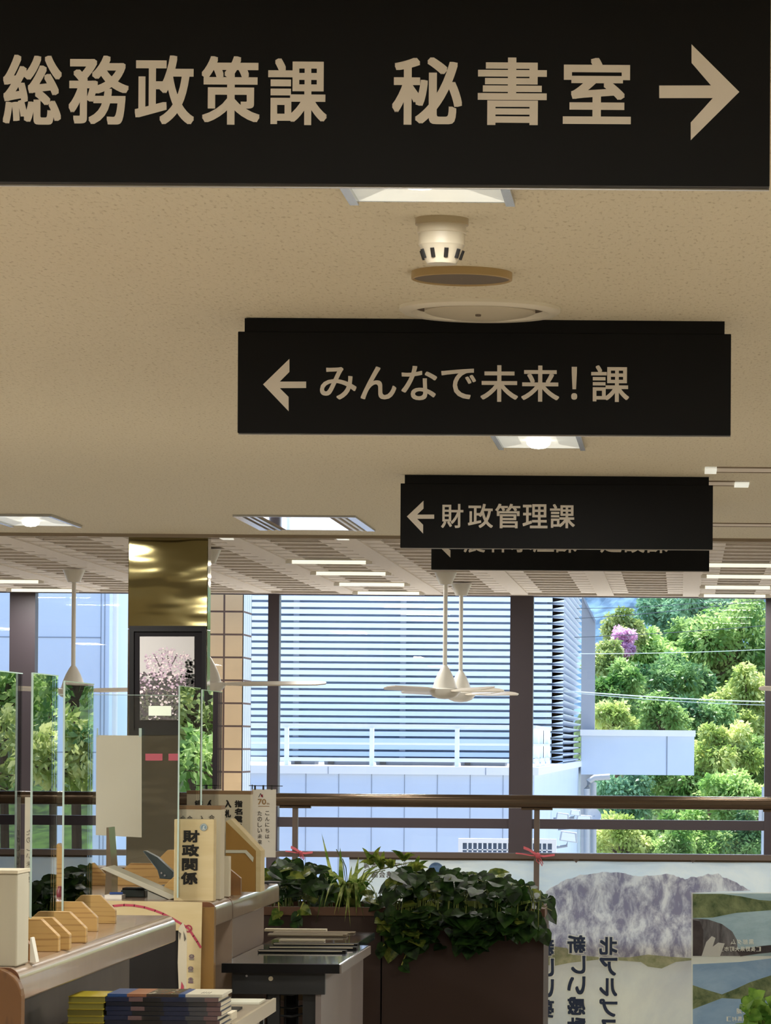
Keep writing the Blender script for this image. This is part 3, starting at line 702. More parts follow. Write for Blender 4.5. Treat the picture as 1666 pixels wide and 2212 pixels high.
# transverse sheet with paper
Yt = 12.9
a, b = P(120, 1500, Yt).x, P(385, 1500, Yt).x; zt2 = P(300, 1502, Yt).z
t = thing('acrylic_screen', ((a+b)/2, Yt, 1.0), 'wide acrylic screen facing the camera in front of brass column', 'screen', 'clear acrylic screens on the counters')
MB().box(a, b, Yt, Yt+.003, 1.0, zt2).build('clear_sheet', M['acrylic'], t)
MB().box(a, b, Yt-.001, Yt+.004, zt2, zt2+.002).build('sheet_edge', M['acredge'], t)
foot(t, a+.10, Yt-.02); foot(t, b-.12, Yt-.02)
Yq = Yt-.03
t = thing('hanging_paper', P(257, 1808, Yq), 'blank off-white paper sheet hanging on the clear screen', 'paper')
MB().sheet([(208, 1588), (306, 1589), (306, 1809), (207, 1804)], Yq, .0015).build('sheet', M['paper'], t)
MB().sheet([(209, 1573), (212, 1573), (212, 1592), (209, 1592)], Yq-.001, .002).sheet([(300, 1573), (306, 1573), (306, 1592), (300, 1592)], Yq-.001, .002).build('tape', M['acredge'], t)

# ------------------------------------------------------------------ things on the counters
# white box at the left edge
t = thing('white_box', (-1.54, 8.26, 1.0), 'tall off-white box standing at left edge on nearest counter', 'box')
x = P(38, 2000, 8.2).x
MB().box(x-.16, x, 8.2, 8.34, 1.0, P(20, 1887, 8.2).z).build('carton', mat('off_white_board', 'b9b6a4', .7, var=.06, vscale=6, stretch=(4, 1, .3)), t, bevel=.004)
MB().box(x-.17, x+.001, 8.19, 8.35, P(20, 1887, 8.2).z, P(20, 1884, 8.2).z+.004).build('lid', M['ivory'], t)
t = thing('folded_card', (x+.01, 8.36, 1.0), 'small white printed card between the white box and wooden foot', 'card')
MB().prism([(x+.0, 1.0), (x+.014, 1.0), (x+.003, 1.055), (x+.0, 1.056)], 8.36, 8.40).build('card', M['white'], t)

def box_sign(x0, y0, x1, y1, Y, dep, label, cap=True, front='ivory', chars=(), bold=.02, side=True, ink='ink'):
    xa, xb, za, zb = RC(x0, y0, x1, y1, Y); za = 1.0
    t = thing('box_sign', ((xa+xb)/2, Y+dep/2, 1.0), label, 'sign', 'upright paper signs on the counters')
    MB().box(xa, xb, Y, Y+dep, za, zb).build('board', M[front], t, bevel=.0015, seg=1)
    if cap: MB().box(xa-.001, xb+.001, Y-.001, Y+dep+.001, zb-.011, zb+.001).build('top_band', mat('brown_tape', '8c7050', .7), t)
    if chars:
        m = MB()
        for ch in chars: put(m, *ch, Y-.0015, bold=bold)
        m.build('lettering', M[ink], t)
    return t
# name stand
xa, xb, za, zb = RC(376, 1770, 462, 1950, 11.66)
t = thing('name_stand', ((xa+xb)/2, 11.68, 1.0), 'cream upright name stand reading 財政関係 on the middle counter', 'sign')
MB().box(xa, xb, 11.66, 11.72, 1.0, zb).build('board', M['kraft'], t, bevel=.002)
m = MB()
put(m, '財', 395, 1793, 431, 1820, 11.6585, .035); put(m, '政', 393, 1824, 430, 1850, 11.6585, .035)
put(m, '関', 393, 1854, 427, 1881, 11.6585, .03); put(m, '係', 391, 1884, 427, 1911, 11.6585, .035)
m.build('lettering', M['ink'], t)
m = MB(); cxx, cyy = 440, 1787
m.sheet([(cxx+8*math.cos(k*PI/12), cyy+8*math.sin(k*PI/12)) for k in range(24)], 11.658, .001, 0)
pline(m, [(cxx+6.5*math.cos(k*PI/9), cyy+6.5*math.sin(k*PI/9)) for k in range(19)], 1.2, 11.657, 1)
m.poly([(cxx-3, cyy+5), (cxx-1, cyy-3), (cxx+3, cyy-4), (cxx+1, cyy+1), (cxx+4, cyy+5)], 11.657, 1)
m.build('round_seal', [mat('seal_blue', '7e98a6', .6), mat('seal_pale', 'c3cdc8', .6)], t)
box_sign(385, 1741, 477, 1938, 11.80, .10, 'white box sign with brown top band right behind the name stand', True, 'ivory',
         (('会', 404, 1762, 416, 1775), ('入', 431, 1762, 442, 1775), ('合', 451, 1760, 464, 1773)), .02, ink='greyink')
box_sign(477, 1850, 495, 1925, 12.0, .05, 'small plain white card stand between box sign and wooden rack', False, 'ivory')
box_sign(466, 1709, 541, 1905, 12.62, .06, 'white board with brown top reading 指名業者 入札 behind the wooden rack', True, 'ivory',
         (('指', 507, 1729, 524, 1744), ('名', 507, 1746, 524, 1760), ('業', 506, 1762, 524, 1777), ('者', 509, 1779, 523, 1793),
          ('入', 485, 1728, 500, 1745), ('札', 486, 1749, 499, 1766)), .045)
# wooden leaflet rack (slanted side board)
Yk = 12.42
t = thing('wooden_rack', P(520, 1925, Yk), 'tan wooden rack with slanted side panel at far end of counter', 'rack')
pp = [(488, 1774), (553, 1838), (553, 1914), (488, 1925)]
q = [P(a, b, Yk) for a, b in pp]; q = [(v.x, max(1.0, v.z)) for v in q]; q[2] = (q[2][0], 1.0); q[3] = (q[3][0], 1.0)
MB().prism(q, Yk, Yk+.018).build('side_panel', mat('tan_board', '9a7430', .6), t)
q2 = [(q[0][0], q[0][1]), (q[1][0], q[1][1]), (q[1][0]+.016, q[1][1]), (q[0][0]+.016, q[0][1]+.008)]
MB().prism(q2, Yk, Yk+.12).build('sloped_edge', M['kraft'], t)
MB().box(q[1][0], q[1][0]+.016, Yk, Yk+.12, 1.0, q[1][1]).build('front_edge', M['kraft'], t)
MB().prism([(q[0][0], 1.14), (q[0][0]+.07, 1.14), (q[0][0]+.095, 1.115), (q[0][0]+.092, 1.10), (q[0][0]+.066, 1.13), (q[0][0], 1.13)], Yk-.004, Yk).build('bracket', M['paper'], t)
t = thing('wooden_block', (-1.55, 12.1, 1.0), 'small slant-cut wooden bookend standing before the wooden rack', 'bookend')
c0 = P(500, 1880, 12.15)
q = [P(497, 1878, 12.15), P(520, 1897, 12.15), P(520, 1925, 12.15), P(494, 1925, 12.15)]
MB().prism([(q[0].x, q[0].z), (q[1].x, q[1].z), (q[2].x, 1.0), (q[3].x, 1.0)], 12.15, 12.18).build('block', M['oakdark'], t)
# mini banner
Yb_ = 13.2
t = thing('mini_banner', P(570, 1900, Yb_), 'small white anniversary banner with 70 hanging from thin rod', 'banner')
q = RC(544, 1705, 596, 1852, Yb_)
MB().box(q[0], q[1], Yb_, Yb_+.002, q[2], q[3]).build('cloth', mat('mini_banner_cloth', 'cfccc0', .8), t)
MB().tube([P(538, 1697, Yb_), P(611, 1698, Yb_)], .0016, 6).build('rod', M['steel'], t)
MB().tube([P(545, 1695, Yb_+.01), (P(545, 1695, Yb_).x, Yb_+.01, 1.0)], .0022, 6).build('stand', M['steel'], t)
MB().box(P(545, 1695, Yb_).x-.02, P(545, 1695, Yb_).x+.1, Yb_-.03, Yb_+.05, 1.0, 1.006).build('base', M['steel'], t)
m = MB()
for x in (551, 569, 587): m.sheet([(x-2, 1696), (x+2, 1696), (x+2, 1706), (x-2, 1706)], Yb_-.001, .002)
m.build('loops', M['steel'], t)
m = MB(); Yc_ = Yb_-.001
put(m, '7', 557, 1726, 566, 1738, Yc_, .03, mi=1); put(m, '0', 566, 1726, 575, 1738, Yc_, .03, mi=1); put(m, 't', 576, 1734, 579, 1738, Yc_, .02, mi=1); put(m, 'h', 579.5, 1734, 582, 1738, Yc_, .02, mi=1)
m.poly([(558, 1741), (582, 1741), (582, 1742.4), (558, 1742.4)], Yc_, 1)
for i, ch in enumerate('こんにちは'): put(m, ch, 573, 1752+i*12.6, 582, 1761+i*12.6, Yc_, .02)
put(m, '、', 579, 1816, 582, 1819, Yc_, .02)
for i, ch in enumerate('たのしい未来！'): put(m, ch, 556.5 if ch != '！' else 560, 1752+i*12.4, 566 if ch != '！' else 562, 1762+i*12.4, Yc_, .02)
pline(m, [(559, 1722), (563, 1714), (566, 1719), (568, 1722)], 1.6, Yc_, 0); m.poly([(563, 1717), (568, 1716), (568, 1722), (564, 1722)], Yc_, 2)
m.build('lettering', [M['greyink'], mat('bronze_ink', '8a6a3c', .6), M['red']], t)

# staff-side clutter behind the screens
Yw = 12.75
t = thing('desk_shelf', (-2.0, 13.0, 1.0), 'low open wooden desk shelf behind the screens on the counter', 'shelf')
sh = RC(110, 1874, 372, 1890, 12.98)
MB().box(sh[0], sh[1], 12.98, 13.2, sh[2]-.01, sh[3]).build('shelf_board', M['oakdark'], t, bevel=.002)
MB().box(sh[0], sh[1], 12.98, 13.2, 1.0, 1.012).build('base_board', M['oakdark'], t)
MB().box(sh[0], sh[0]+.015, 12.98, 13.2, 1.0, sh[3]-.02).build('side_board', M['oakdark'], t)
MB().box(sh[1]-.015, sh[1], 12.98, 13.2, 1.0, sh[3]-.02).build('side_board', M['oakdark'], t)
# slanted document holder
Yd = 11.75
t = thing('document_holder', P(300, 1930, Yd), 'pale grey slanted document holder left of the name stand', 'document holder')
def z1(p): return (p.x, max(1.0, p.z))
a_, b_, c_, d_ = P(216, 1876, Yd), P(231, 1872, Yd), P(384, 1938, Yd), P(366, 1946, Yd)
MB().prism([z1(a_), z1(b_), z1(c_), z1(d_)], Yd, Yd+.16).build('sloped_board', mat('pale_grey_plastic', 'b9b8a8', .4), t, bevel=.002)
MB().prism([z1(P(318, 1925, Yd)), z1(P(360, 1943, Yd)), (P(360, 1946, Yd).x, 1.0), (P(318, 1946, Yd).x, 1.0)], Yd+.01, Yd+.15).build('base', mat('grey_plastic', '97968c', .4), t)
e0, e1 = P(212, 1790, Yd), P(219, 1930, Yd)
MB().prism([(e0.x, e0.z), (e0.x+.007, e0.z), (e0.x+.018, 1.09), (e0.x+.018, 1.0), (e0.x-.004, 1.0), (e0.x, 1.1)], Yd+.17, Yd+.30).build('back_plate', mat('steel_plate', '8d8270', .25, .8), t)
# hole punch
Yh = 12.3
t = thing('hole_punch', P(350, 1915, Yh), 'heavy grey hole punch with raised lever handle behind the name stand', 'hole punch')
q = [P(a, b, Yh) for a, b in ((308, 1838), (314, 1838), (340, 1852), (374, 1884), (372, 1900), (345, 1898), (340, 1880))]
MB().prism([(v.x, v.z) for v in q], Yh, Yh+.05).build('lever', mat('gunmetal', '505c60', .3, .7), t, bevel=.002)
q = RC(342, 1900, 392, 1932, Yh)
MB().box(q[0], q[1], Yh-.02, Yh+.09, 1.0, q[3]-.02).build('base', mat('punch_base', '2a2e32', .5), t, bevel=.003)
MB().box(q[0]-.04, q[1], Yh-.03, Yh+.1, 1.0, 1.012).build('tray', mat('punch_tray', 'a9a897', .5), t)
for (x, y) in ((349, 1886), (356, 1891)):
    c = P(x, y, Yh-.003); MB().tube([(c.x, Yh-.005, c.z), (c.x, Yh+.002, c.z)], .0035, 10).build('rivet', M['metal'], t)
# calculators / ink pads / small things between
t = thing('ink_pad', (-1.95, 12.0, 1.0), 'flat dark green ink pad lying left of the document holder', 'ink pad')
q = RC(266, 1919, 318, 1938, 11.95); MB().box(q[0], q[1], 11.9, 12.0, 1.0, 1.024).build('case', mat('dark_green_plastic', '18231f', .35), t, bevel=.003)
MB().box(q[0]+.004, q[1]-.004, 11.905, 11.995, 1.024, 1.030).build('lid', M['black'], t)
t = thing('memo_pad', (-2.1, 11.85, 1.0), 'small white memo block lying beside the ink pad', 'memo pad')
q = RC(228, 1932, 265, 1942, 11.8); MB().box(q[0], q[1], 11.78, 11.86, 1.0, 1.012).build('sheets', M['white'], t)
MB().tube([(q[0]+.01, 11.82, 1.016), (q[0]+.05, 11.83, 1.016)], .004, 8).build('blue_clip', mat('blue_plastic', '2d4a8c', .4), t)
t = thing('stamp_stand', (-2.25, 11.9, 1.0), 'small dark red stamp bottle behind the wooden feet', 'stamp')
q = P(130, 1935, 11.9); MB().lathe((q.x, 11.9, 1.0), [(.012, 0), (.012, .02), (.008, .026), (.008, .034), (.001, .035)], 16).build('bottle', mat('dark_red', '6b1420', .35), t, smooth=True)
t = thing('wooden_foot_block', P(125, 1890, 12.5), 'chamfered oak block standing far back behind the first screens', 'block')
q = P(125, 1890, 12.7); MB().prism([(q.x-.05, 1.0), (q.x+.04, 1.0), (q.x+.04, 1.11), (q.x+.0, 1.15), (q.x-.05, 1.10)], 12.7, 12.76).build('block', M['oak'], t)
t = thing('wooden_foot_block', P(365, 1870, 12.9), 'chamfered oak block peeking out left of the name stand', 'block')
q = P(368, 1870, 12.7); MB().prism([(q.x-.04, 1.0), (q.x+.05, 1.0), (q.x+.05, 1.13), (q.x-.01, 1.13), (q.x-.04, 1.10)], 12.7, 12.76).build('block', M['oak'], t)
# left edge: hanging small banner seen through the first screens
t = thing('paper_strip', P(62, 1900, 10.55), 'narrow hanging paper strip reading たのしい未来 behind the first screens', 'paper strip')
Yz = 10.55
q = RC(53, 1722, 70, 1975, Yz); MB().box(q[0], q[1], Yz, Yz+.001, 1.0, q[3]).build('sheet', M['paper'], t)
m = MB()
for i, ch in enumerate('たのしい未来！'): put(m, ch, 57 if ch != '！' else 61, 1792+i*17, 68 if ch != '！' else 64, 1804+i*17, Yz-.001, .0, True)
m.build('lettering', M['greyink'], t)
t = thing('paper_strip', P(160, 1900, 10.9), 'faint paper name strip reading 政関係 seen through third screen', 'paper strip')
Yz = 10.45
q = RC(142, 1800, 187, 1950, Yz); MB().box(q[0], q[1], Yz, Yz+.001, 1.0, q[3]).build('sheet', M['paper'], t)
m = MB()
for i, ch in enumerate('政関係'): put(m, ch, 157, 1828+i*29, 177, 1853+i*29, Yz-.001, .01, True)
m.build('lettering', M['greyink'], t)

# ------------------------------------------------------------------ tables in front of the counter
t = thing('display_table', (-1.27, 12.3, 0), 'glossy dark table with black front edge against the counter holding leaflets', 'table', 'glossy display tables before the planter')
TZ = .8; xt = -1.08
MB().box(XC+.001, xt, 11.752, 12.86, TZ-.028, TZ).build('tabletop', M['table'], t, bevel=.002, seg=1)
MB().box(XC+.001, xt-.0, 11.744, 11.752, TZ-.03, TZ-.001).build('front_edge', M['black'], t)
MB().box(xt-.002, xt+.006, 11.75, 12.86, TZ-.03, TZ-.002).build('side_trim', mat('grey_trim', '6e6660', .4), t)
MB().box(XC+.03, xt-.05, 11.79, 11.82, TZ-.10, TZ-.03).build('apron', M['steel'], t)
xs = P(694, 2150, 11.80).x
MB().box(xs-.018, xs, 11.80, 12.86, 0, TZ-.03).build('side_panel', M['greyside'], t)
for (a, b) in ((578, 604), (654, 684)):
    q = RC(a, 2120, b, 2212, 11.83); MB().box(q[0], q[1], 11.83, 11.86, 0, TZ-.10).build('leg', M['steel'], t)
for (a, b) in ((578, 604), (654, 684)):
    q = RC(a, 2120, b, 2212, 12.7); MB().box(q[0], q[1], 12.7, 12.73, 0, TZ-.10).build('leg', M['steel'], t)
m = MB()
for zz in (.63, .585, .53): m.tube([P(600, 2125, 11.9)*1, P(655, 2125, 11.9)*1], .003, 6)
for i, y in enumerate((2128, 2143, 2172, 2190)):
    a = P(603, y+4, 11.9); b = P(655, y, 11.9); c = P(630, y+6, 11.9); m.tube([a, c, b], .004 if i % 2 else .003, 6)
a = P(612, 2125, 11.92); 
for px in (616, 642): m.tube([P(px, 2122, 11.92), P(px, 2240, 11.92)], .004, 6)
m.build('wire_rack', M['steel'], t)
q = RC(618, 2122, 640, 2215, 12.0); MB().box(q[0], q[1], 12.0, 12.02, 0.3, TZ-.1).build('centre_panel', M['black'], t)
for (y0_, y1_) in ((2130, 2142), (2148, 2160), (2178, 2196)):
    for (a, b) in ((605, 618), (641, 654)): MB().sheet([(a, y0_), (b, y0_-2), (b, y1_), (a, y1_+2)], 12.3, .02).build('stored_paper', M['boxend'], t)
for (x, y, r, mt) in ((585, 2114, 5, 'ivory'), (533, 2108, 2.5, 'metal'), (626, 2096, 2, 'metal')):
    c = P(x, y, 11.786); MB().tube([(c.x, 11.784, c.z), (c.x, 11.79, c.z)], r*11.79/F, 12).build('bolt', M[mt], t)
t = thing('display_table', (-1.3, 13.3, 0), 'second glossy dark table just behind the first, nearer the planter', 'table', 'glossy display tables before the planter')
MB().box(XC+.001, -1.134, 12.88, 13.75, TZ-.028, TZ).build('tabletop', M['table'], t, bevel=.002, seg=1)
MB().box(-1.19, -1.172, 12.9, 13.7, 0, TZ-.03).build('side_panel', M['greyside'], t)
for (a, b) in ((-1.44, 12.9), (-1.44, 13.68)): MB().box(a, a+.03, b, b+.03, 0, TZ-.03).build('leg', M['steel'], t)
M['tanleaf'] = mat('brown_leaflet', '6e604a', .5)
# leaflets
def leaflet(x0, x1, y0p, label, th, mt, Yd_=.16, tiltz=0.):
    zt_ = TZ
    Y = yat((x0+x1)/2, y0p, TZ); a = P(x0, y0p, Y).x; b = P(x1, y0p, Y).x
    t = thing('leaflet', ((a+b)/2, Y, TZ), label, 'leaflet', 'leaflets laid out on the glossy tables')
    m = MB(); m.box(a, b, Y, Y+Yd_, TZ+.001, TZ+th, 0); m.box(a+.002, b-.012, Y-.0005, Y+.001, TZ+th*.62, TZ+th*.92, 1)
    o = m.build('pages', [M[mt], M['ivory']], t); return t
for (x0, x1, yp, lb, th, mt, dy) in (
    (557, 747, 2059, 'long dark leaflet pile nearest the front of table', .009, 'black', .06),
    (581, 770, 2052, 'dark leaflet pile second from table front', .010, 'black', .06),
    (590, 772, 2044, 'wide black folder in the middle leaflet row', .009, 'black', .06),
    (603, 700, 2034, 'short cream leaflet behind the black folders', .007, 'ivory', .06),
    (578, 748, 2024, 'brown edged leaflets with blue cover, back table', .010, 'tanleaf', .08),
    (590, 764, 2017, 'cream leaflet fan with rightmost corner over back table', .005, 'tanleaf', .10),
    (571, 704, 2013, 'rolled pale leaflets farthest back beside planter', .010, 'ivory', .06)):
    leaflet(x0, x1, yp, lb, th, mt, dy)
# near brochure table
t = thing('brochure_table', (-1.28, 9.3, 0), 'low pale brochure table at the bottom before nearest counter', 'table')
xr = -1.11; ya_, yb_ = 8.3, 10.11
wl = mat('pale_wood_top', '8f8472', .35, var=.1, vscale=8)
MB().box(XC-.08, xr, ya_, yb_, TZ-.03, TZ).build('tabletop', wl, t, bevel=.002)
MB().box(xr, xr+.008, ya_, yb_, TZ-.032, TZ+.004).build('edge_strip', mat('beige_edge', 'a0967f', .4), t)
MB().box(XC+.06, xr-.03, ya_+.05, yb_-.05, TZ-.20, TZ-.03).build('drawer_box', M['greyside'], t)
for (a, b) in ((XC+.03, ya_+.03), (xr-.05, ya_+.03), (XC+.03, yb_-.06), (xr-.05, yb_-.06)): MB().box(a, a+.03, b, b+.03, 0, TZ-.03).build('leg', M['steel'], t)
def booklet(name, x0, x1, Y, z, th, dep, mats_, label, cat, group, band=None):
    a, b = P(x0, 2180, Y).x, P(x1, 2180, Y).x
    t = thing(name, ((a+b)/2, Y, z), label, cat, group)
    m = MB(); m.box(a, b, Y, Y+dep, z+.0003, z+.0012, 0).box(a, b, Y, Y+dep, z+th-.0012, z+th-.0002, 0); m.build('cover', mats_[0], t)
    MB().box(a+.0015, b-.0015, Y+.001, Y+dep-.001, z+.0012, z+th-.0012).build('pages', mats_[1], t)
    if band:
        m = MB()
        for (u0, u1, mi) in band: m.box(a+(b-a)*u0, a+(b-a)*u1, Y-.0006, Y+.002, z+.0005, z+th-.0004, mi)
        m.build('spine_print', [M_[c] for c in ('navy', 'rose', 'pale', 'black', 'grey')], t)
    return t
M_ = {'navy': mat('navy_print', '0f1a36', .3), 'rose': mat('rose_print', '5a4648', .35), 'pale': mat('pale_print', '6f6f6a', .35), 'black': mat('black_print', '0c0d12', .3), 'grey': mat('grey_print', '34363c', .35)}
yel = mat('yellow_cover', 'a8992a', .4); yel2 = mat('olive_pages', '6f6a22', .5)
names = ['top', 'second', 'third', 'fourth', 'fifth', 'sixth']
for k in range(5):
    booklet('yellow_booklet', 146+rn.uniform(-2, 2), 224+rn.uniform(-2, 2), 9.0+rn.uniform(-.004, .004), TZ+.0162*k, .0160, .20, (yel, yel2), '%s yellow booklet in the low stack beside the blue magazines' % names[4-k], 'booklet', 'stack of yellow booklets')
for k in range(7):
    sh_ = rn.uniform(-5, 5)
    booklet('blue_magazine', 226+sh_, 474+sh_, 9.02+rn.uniform(-.006, .006), TZ+.0112*k, .0110, .21, (M_['navy'], M['ivory']), '%s of the seven dark blue magazines stacked on the brochure table' % (['lowest', 'second lowest', 'third lowest', 'middle', 'third highest', 'second highest', 'topmost'][k]), 'magazine', 'stack of dark blue magazines',
            band=[(0, .22, 0), (.22, .34, 3 if k % 2 else 1), (.34, .5, 3), (.5, .72, 0), (.72, .88, 4), (.88, 1, 1)])
zt_ = TZ+.0112*7
t = thing('magazine', (-1.28, 9.15, zt_), 'open colourful magazine on top of the dark blue stack', 'magazine')
m = MB(); a, b = P(232, 2165, 9.03).x, P(480, 2165, 9.03).x; w_ = b-a
for (u0, u1, mi) in ((0, .17, 0), (.17, .34, 1), (.34, .62, 2), (.62, .68, 0), (.68, 1.0, 3)): m.box(a+w_*u0, a+w_*u1, 9.03, 9.23, zt_, zt_+.007, mi)
for i in range(26):
    u = rn.uniform(.35, .6); v_ = rn.uniform(0, .18); m.box(a+w_*u, a+w_*u+.006, 9.03+v_, 9.04+v_, zt_+.007, zt_+.0076, rn.choice((1, 3, 4)))
m.build('cover', [mat('bright_blue_print', '1f4378', .35), mat('orange_print', '8c5c3e', .4), mat('brown_print', '33281c', .4), mat('cream_print', 'b9b5a4', .4), mat('green_print', '6a6a3a', .4)], t)
m = MB()
for i in range(4): m.box(a+w_*(.80+i*.022), a+w_*(.805+i*.022), 9.06, 9.12, zt_+.007, zt_+.0075)
m.build('small_print', M['greyink'], t)
for (u0, u1, y0_, mt, lb) in ((478, 500, 9.3, 'ivory', 'cream pamphlet bundle leaning right of the magazine stack'), (480, 512, 9.62, 'black', 'black pamphlet lying behind the cream pamphlets'), (300, 560, 9.90, 'paper', 'wide pale sheet lying along back edge of brochure table')):
    a, b = P(u0, 2180, y0_).x, P(u1, 2180, y0_).x
    t = thing('pamphlet', ((a+b)/2, y0_, TZ), lb, 'pamphlet', 'loose pamphlets on the brochure table')
    MB().box(a, b, y0_, y0_+(.12 if mt != 'paper' else .15), TZ+.0005, TZ+(.02 if mt == 'ivory' else .006)).build('sheets', M[mt], t)

# ------------------------------------------------------------------ planters and plants
YPl = 14.2
def planter(x0, x1, label):
    t = thing('planter', ((x0+x1)/2, YPl+.27, 0), label, 'planter', 'brown planter boxes')
    z1_ = .872; zr = .84
    MB().box(x0, x1, YPl+.008, YPl+.54, 0, zr).build('box', M['planter'], t)
    m = MB(); m.box(x0-.004, x1+.004, YPl, YPl+.03, zr-.0, z1_).box(x0-.004, x1+.004, YPl+.52, YPl+.55, zr, z1_).box(x0-.004, x0+.03, YPl+.03, YPl+.52, zr, z1_).box(x1-.03, x1+.004, YPl+.03, YPl+.52, zr, z1_)
    m.build('rim', M['planterrim'], t)
    MB().box(x0+.03, x1-.03, YPl+.03, YPl+.52, zr, zr+.012).build('soil', M['soil'], t)
xm = P(826, 2000, YPl).x; xr_ = P(1175, 1990, YPl).x
planter(-1.75, xm-.006, 'left brown planter box behind the glossy tables')
planter(xm, xr_, 'right brown planter box ending beside the railing banner')
leafg = leafmat('pothos_leaf', '10240e', '2c4a1c', 30., .25, .5)
leafy = leafmat('variegated_leaf', '3c5420', '7f8a3c', 40., .35, .35)
stemm = mat('plant_stem', '5c6a2a', .6)
def heart(m, c, d, up, s, mi=0, fold=.15):
    d = d.normalized(); side = d.cross(up).normalized(); n = side.cross(d)
    pr = [(0, .0, 0), (-.12, .28, .04), (.05, .46, .06), (.35, .48, .05), (.68, .30, .02), (1.0, 0, -.10)]
    vs = [c]; 
    for (u, w_, h) in pr[1:]: vs.append(c + d*u*s + side*w_*s + n*h*s)
    for (u, w_, h) in reversed(pr[1:-1]): vs.append(c + d*u*s - side*w_*s + n*h*s)
    mid = [c + d*.35*s - n*fold*s*.3, c + d*.7*s - n*fold*s*.35]
    vs += mid
    # vs: 0 base,1..4 right,5 tip,6..9 left,10 mid1,11 mid2
    m.add(vs, [(0,1,2,10), (10,2,3), (10,3,4,11), (11,4,5), (11,5,6), (10,11,6,7), (10,7,8), (0,10,8,9)], mi)
def pothos(spans, label, seed, trails=(), nvar=.12, n=260, group='leafy plants in the planters'):
    r = random.Random(seed)
    t = thing('pothos_plant', Vector((sum(s[0] for s in spans)/len(spans), YPl+.3, .85)), label, 'plant', group)
    leaves = MB(); stems = MB()
    for i in range(n):
        cx_, w_, zt2_, zb2 = r.choice(spans)
        x = cx_ + r.gauss(0, .42)*w_; y = YPl + r.uniform(-.06, .5); 
        u = min(1., abs(x-cx_)/w_)
        z = r.uniform(zb2, zt2_ - (zt2_-zb2)*.45*u*u)
        if z < .86: y = YPl - r.uniform(.02, .10)
        c = Vector((x, y, z)); root = Vector((x+r.uniform(-.06, .06), YPl+r.uniform(.05, .4), .855))
        d = Vector((r.uniform(-1, 1), r.uniform(-1.1, .2), r.uniform(-.9, .25)))
        heart(leaves, c, d, Vector((r.uniform(-.3, .3), -.7, 1)), r.uniform(.042, .082), 1 if r.random() < nvar else 0)
        if i % 3 == 0:
            mid = (c+root)/2 + Vector((0, -.02, .05)); 
            if z < .86: mid = Vector((x, YPl-.03, .9))
            stems.tube([root, mid, c], .0022, 5)
    for tr in trails:
        pts = [P(a, b, YPl-.03-.004*i) for i, (a, b) in enumerate(tr)]
        stems.tube([Vector((pts[0].x, YPl+.08, .87))] + pts, .0028, 5, 1)
        for i in range(1, len(pts)*2-1):
            j = i//2; p = pts[j] if i % 2 == 0 else (pts[j]+pts[min(j+1, len(pts)-1)])/2
            heart(leaves, p, Vector((r.uniform(-1, 1), -.5, r.uniform(-1, .2))), Vector((0, -1, .4)), r.uniform(.035, .06), 1 if r.random() < .5 else 0)
    leaves.build('leaves', [leafg, leafy], t); stems.build('stems', [stemm, mat('yellow_stem', '8a8f3a', .6)], t)
def sp(px, pw, ptop, pbot):
    Y = YPl+.1; return (P(px, 1900, Y).x, pw*Y/F, P(px, ptop, Y).z, P(px, pbot, Y).z)
pothos([sp(625, 70, 1855, 1945), sp(665, 60, 1862, 1950), sp(600, 45, 1870, 1930)], 'dark green pothos at left end, beside the far counter', 5,
       trails=([(602, 1950), (604, 1985)], [(655, 1950), (645, 1975), (633, 1992)]), n=150)
pothos([sp(880, 75, 1880, 1990), sp(900, 60, 1900, 2040)], 'thick pothos spilling down front of the planter near its seam', 6,
       trails=([(850, 2000), (838, 2030), (822, 2052)], [(885, 2010), (882, 2050), (868, 2085)]), nvar=.2, n=300)
pothos([sp(960, 80, 1878, 1975), sp(1040, 75, 1892, 1990), sp(1030, 40, 1960, 2035)], 'dark heart-leaved pothos in the middle of the right planter', 8, nvar=.08, n=330)
pothos([sp(1110, 60, 1905, 1985), sp(1130, 40, 1925, 2010), sp(1085, 50, 1900, 1990)], 'pothos at right end of planter reaching toward the banner', 9, nvar=.05, n=200)
# spider plant
r = random.Random(4); Yq = YPl+.25
t = thing('spider_plant', P(755, 1935, Yq), 'spider plant with long arching striped leaves between the pothos', 'plant', 'leafy plants in the planters')
m = MB(); base0 = P(755, 1940, Yq); base0.z = .86
def blade(m, b0, tip, sag, w, mi):
    side = (tip-b0).cross(Vector((0, 1, .3))).normalized(); n = 9; vs = []
    for i in range(n+1):
        u = i/n; p = b0.lerp(tip, u); p = p + Vector((0, 0, sag*math.sin(u*PI)))
        ww = w*(1-u**2.2)*(.6+.4*min(1, u*4)); vs += [p+side*ww, p+Vector((0, .002, -.002)), p-side*ww]
    m.add(vs, [(3*i, 3*i+3, 3*i+4, 3*i+1) for i in range(n)] + [(3*i+1, 3*i+4, 3*i+5, 3*i+2) for i in range(n)], mi)
for (a, b, s) in ((695, 1800, .0), (716, 1905, .1), (700, 1960, .16), (722, 1975, .18), (745, 1990, .2), (757, 2003, .22), (787, 1985, .2), (700, 1895, .08), (805, 1905, .08), (815, 1880, .06), (735, 1830, .02), (775, 1850, .03), (830, 1862, .05), (730, 1975, .17), (770, 1980, .19), (683, 1995, .2), (800, 1945, .14), (820, 1940, .12), (690, 1870, .05), (820, 1960, .16), (790, 1870, .05), (760, 1870, .02)):
    Yt_ = YPl - .16 if b > 1940 else YPl + r.uniform(-.1, .3)
    tip = P(a, b, Yt_); blade(m, base0+Vector((r.uniform(-.05, .05), r.uniform(-.05, .05), 0)), tip, s*.6, r.uniform(.008, .013), r.choice((0, 0, 1)))
m.build('leaves', [leafmat('spider_leaf', '55702c', 'a9b56a', 20., .4), leafmat('spider_leaf_dark', '2f5420', '5d7a34', 20., .3)], t)
m = MB()
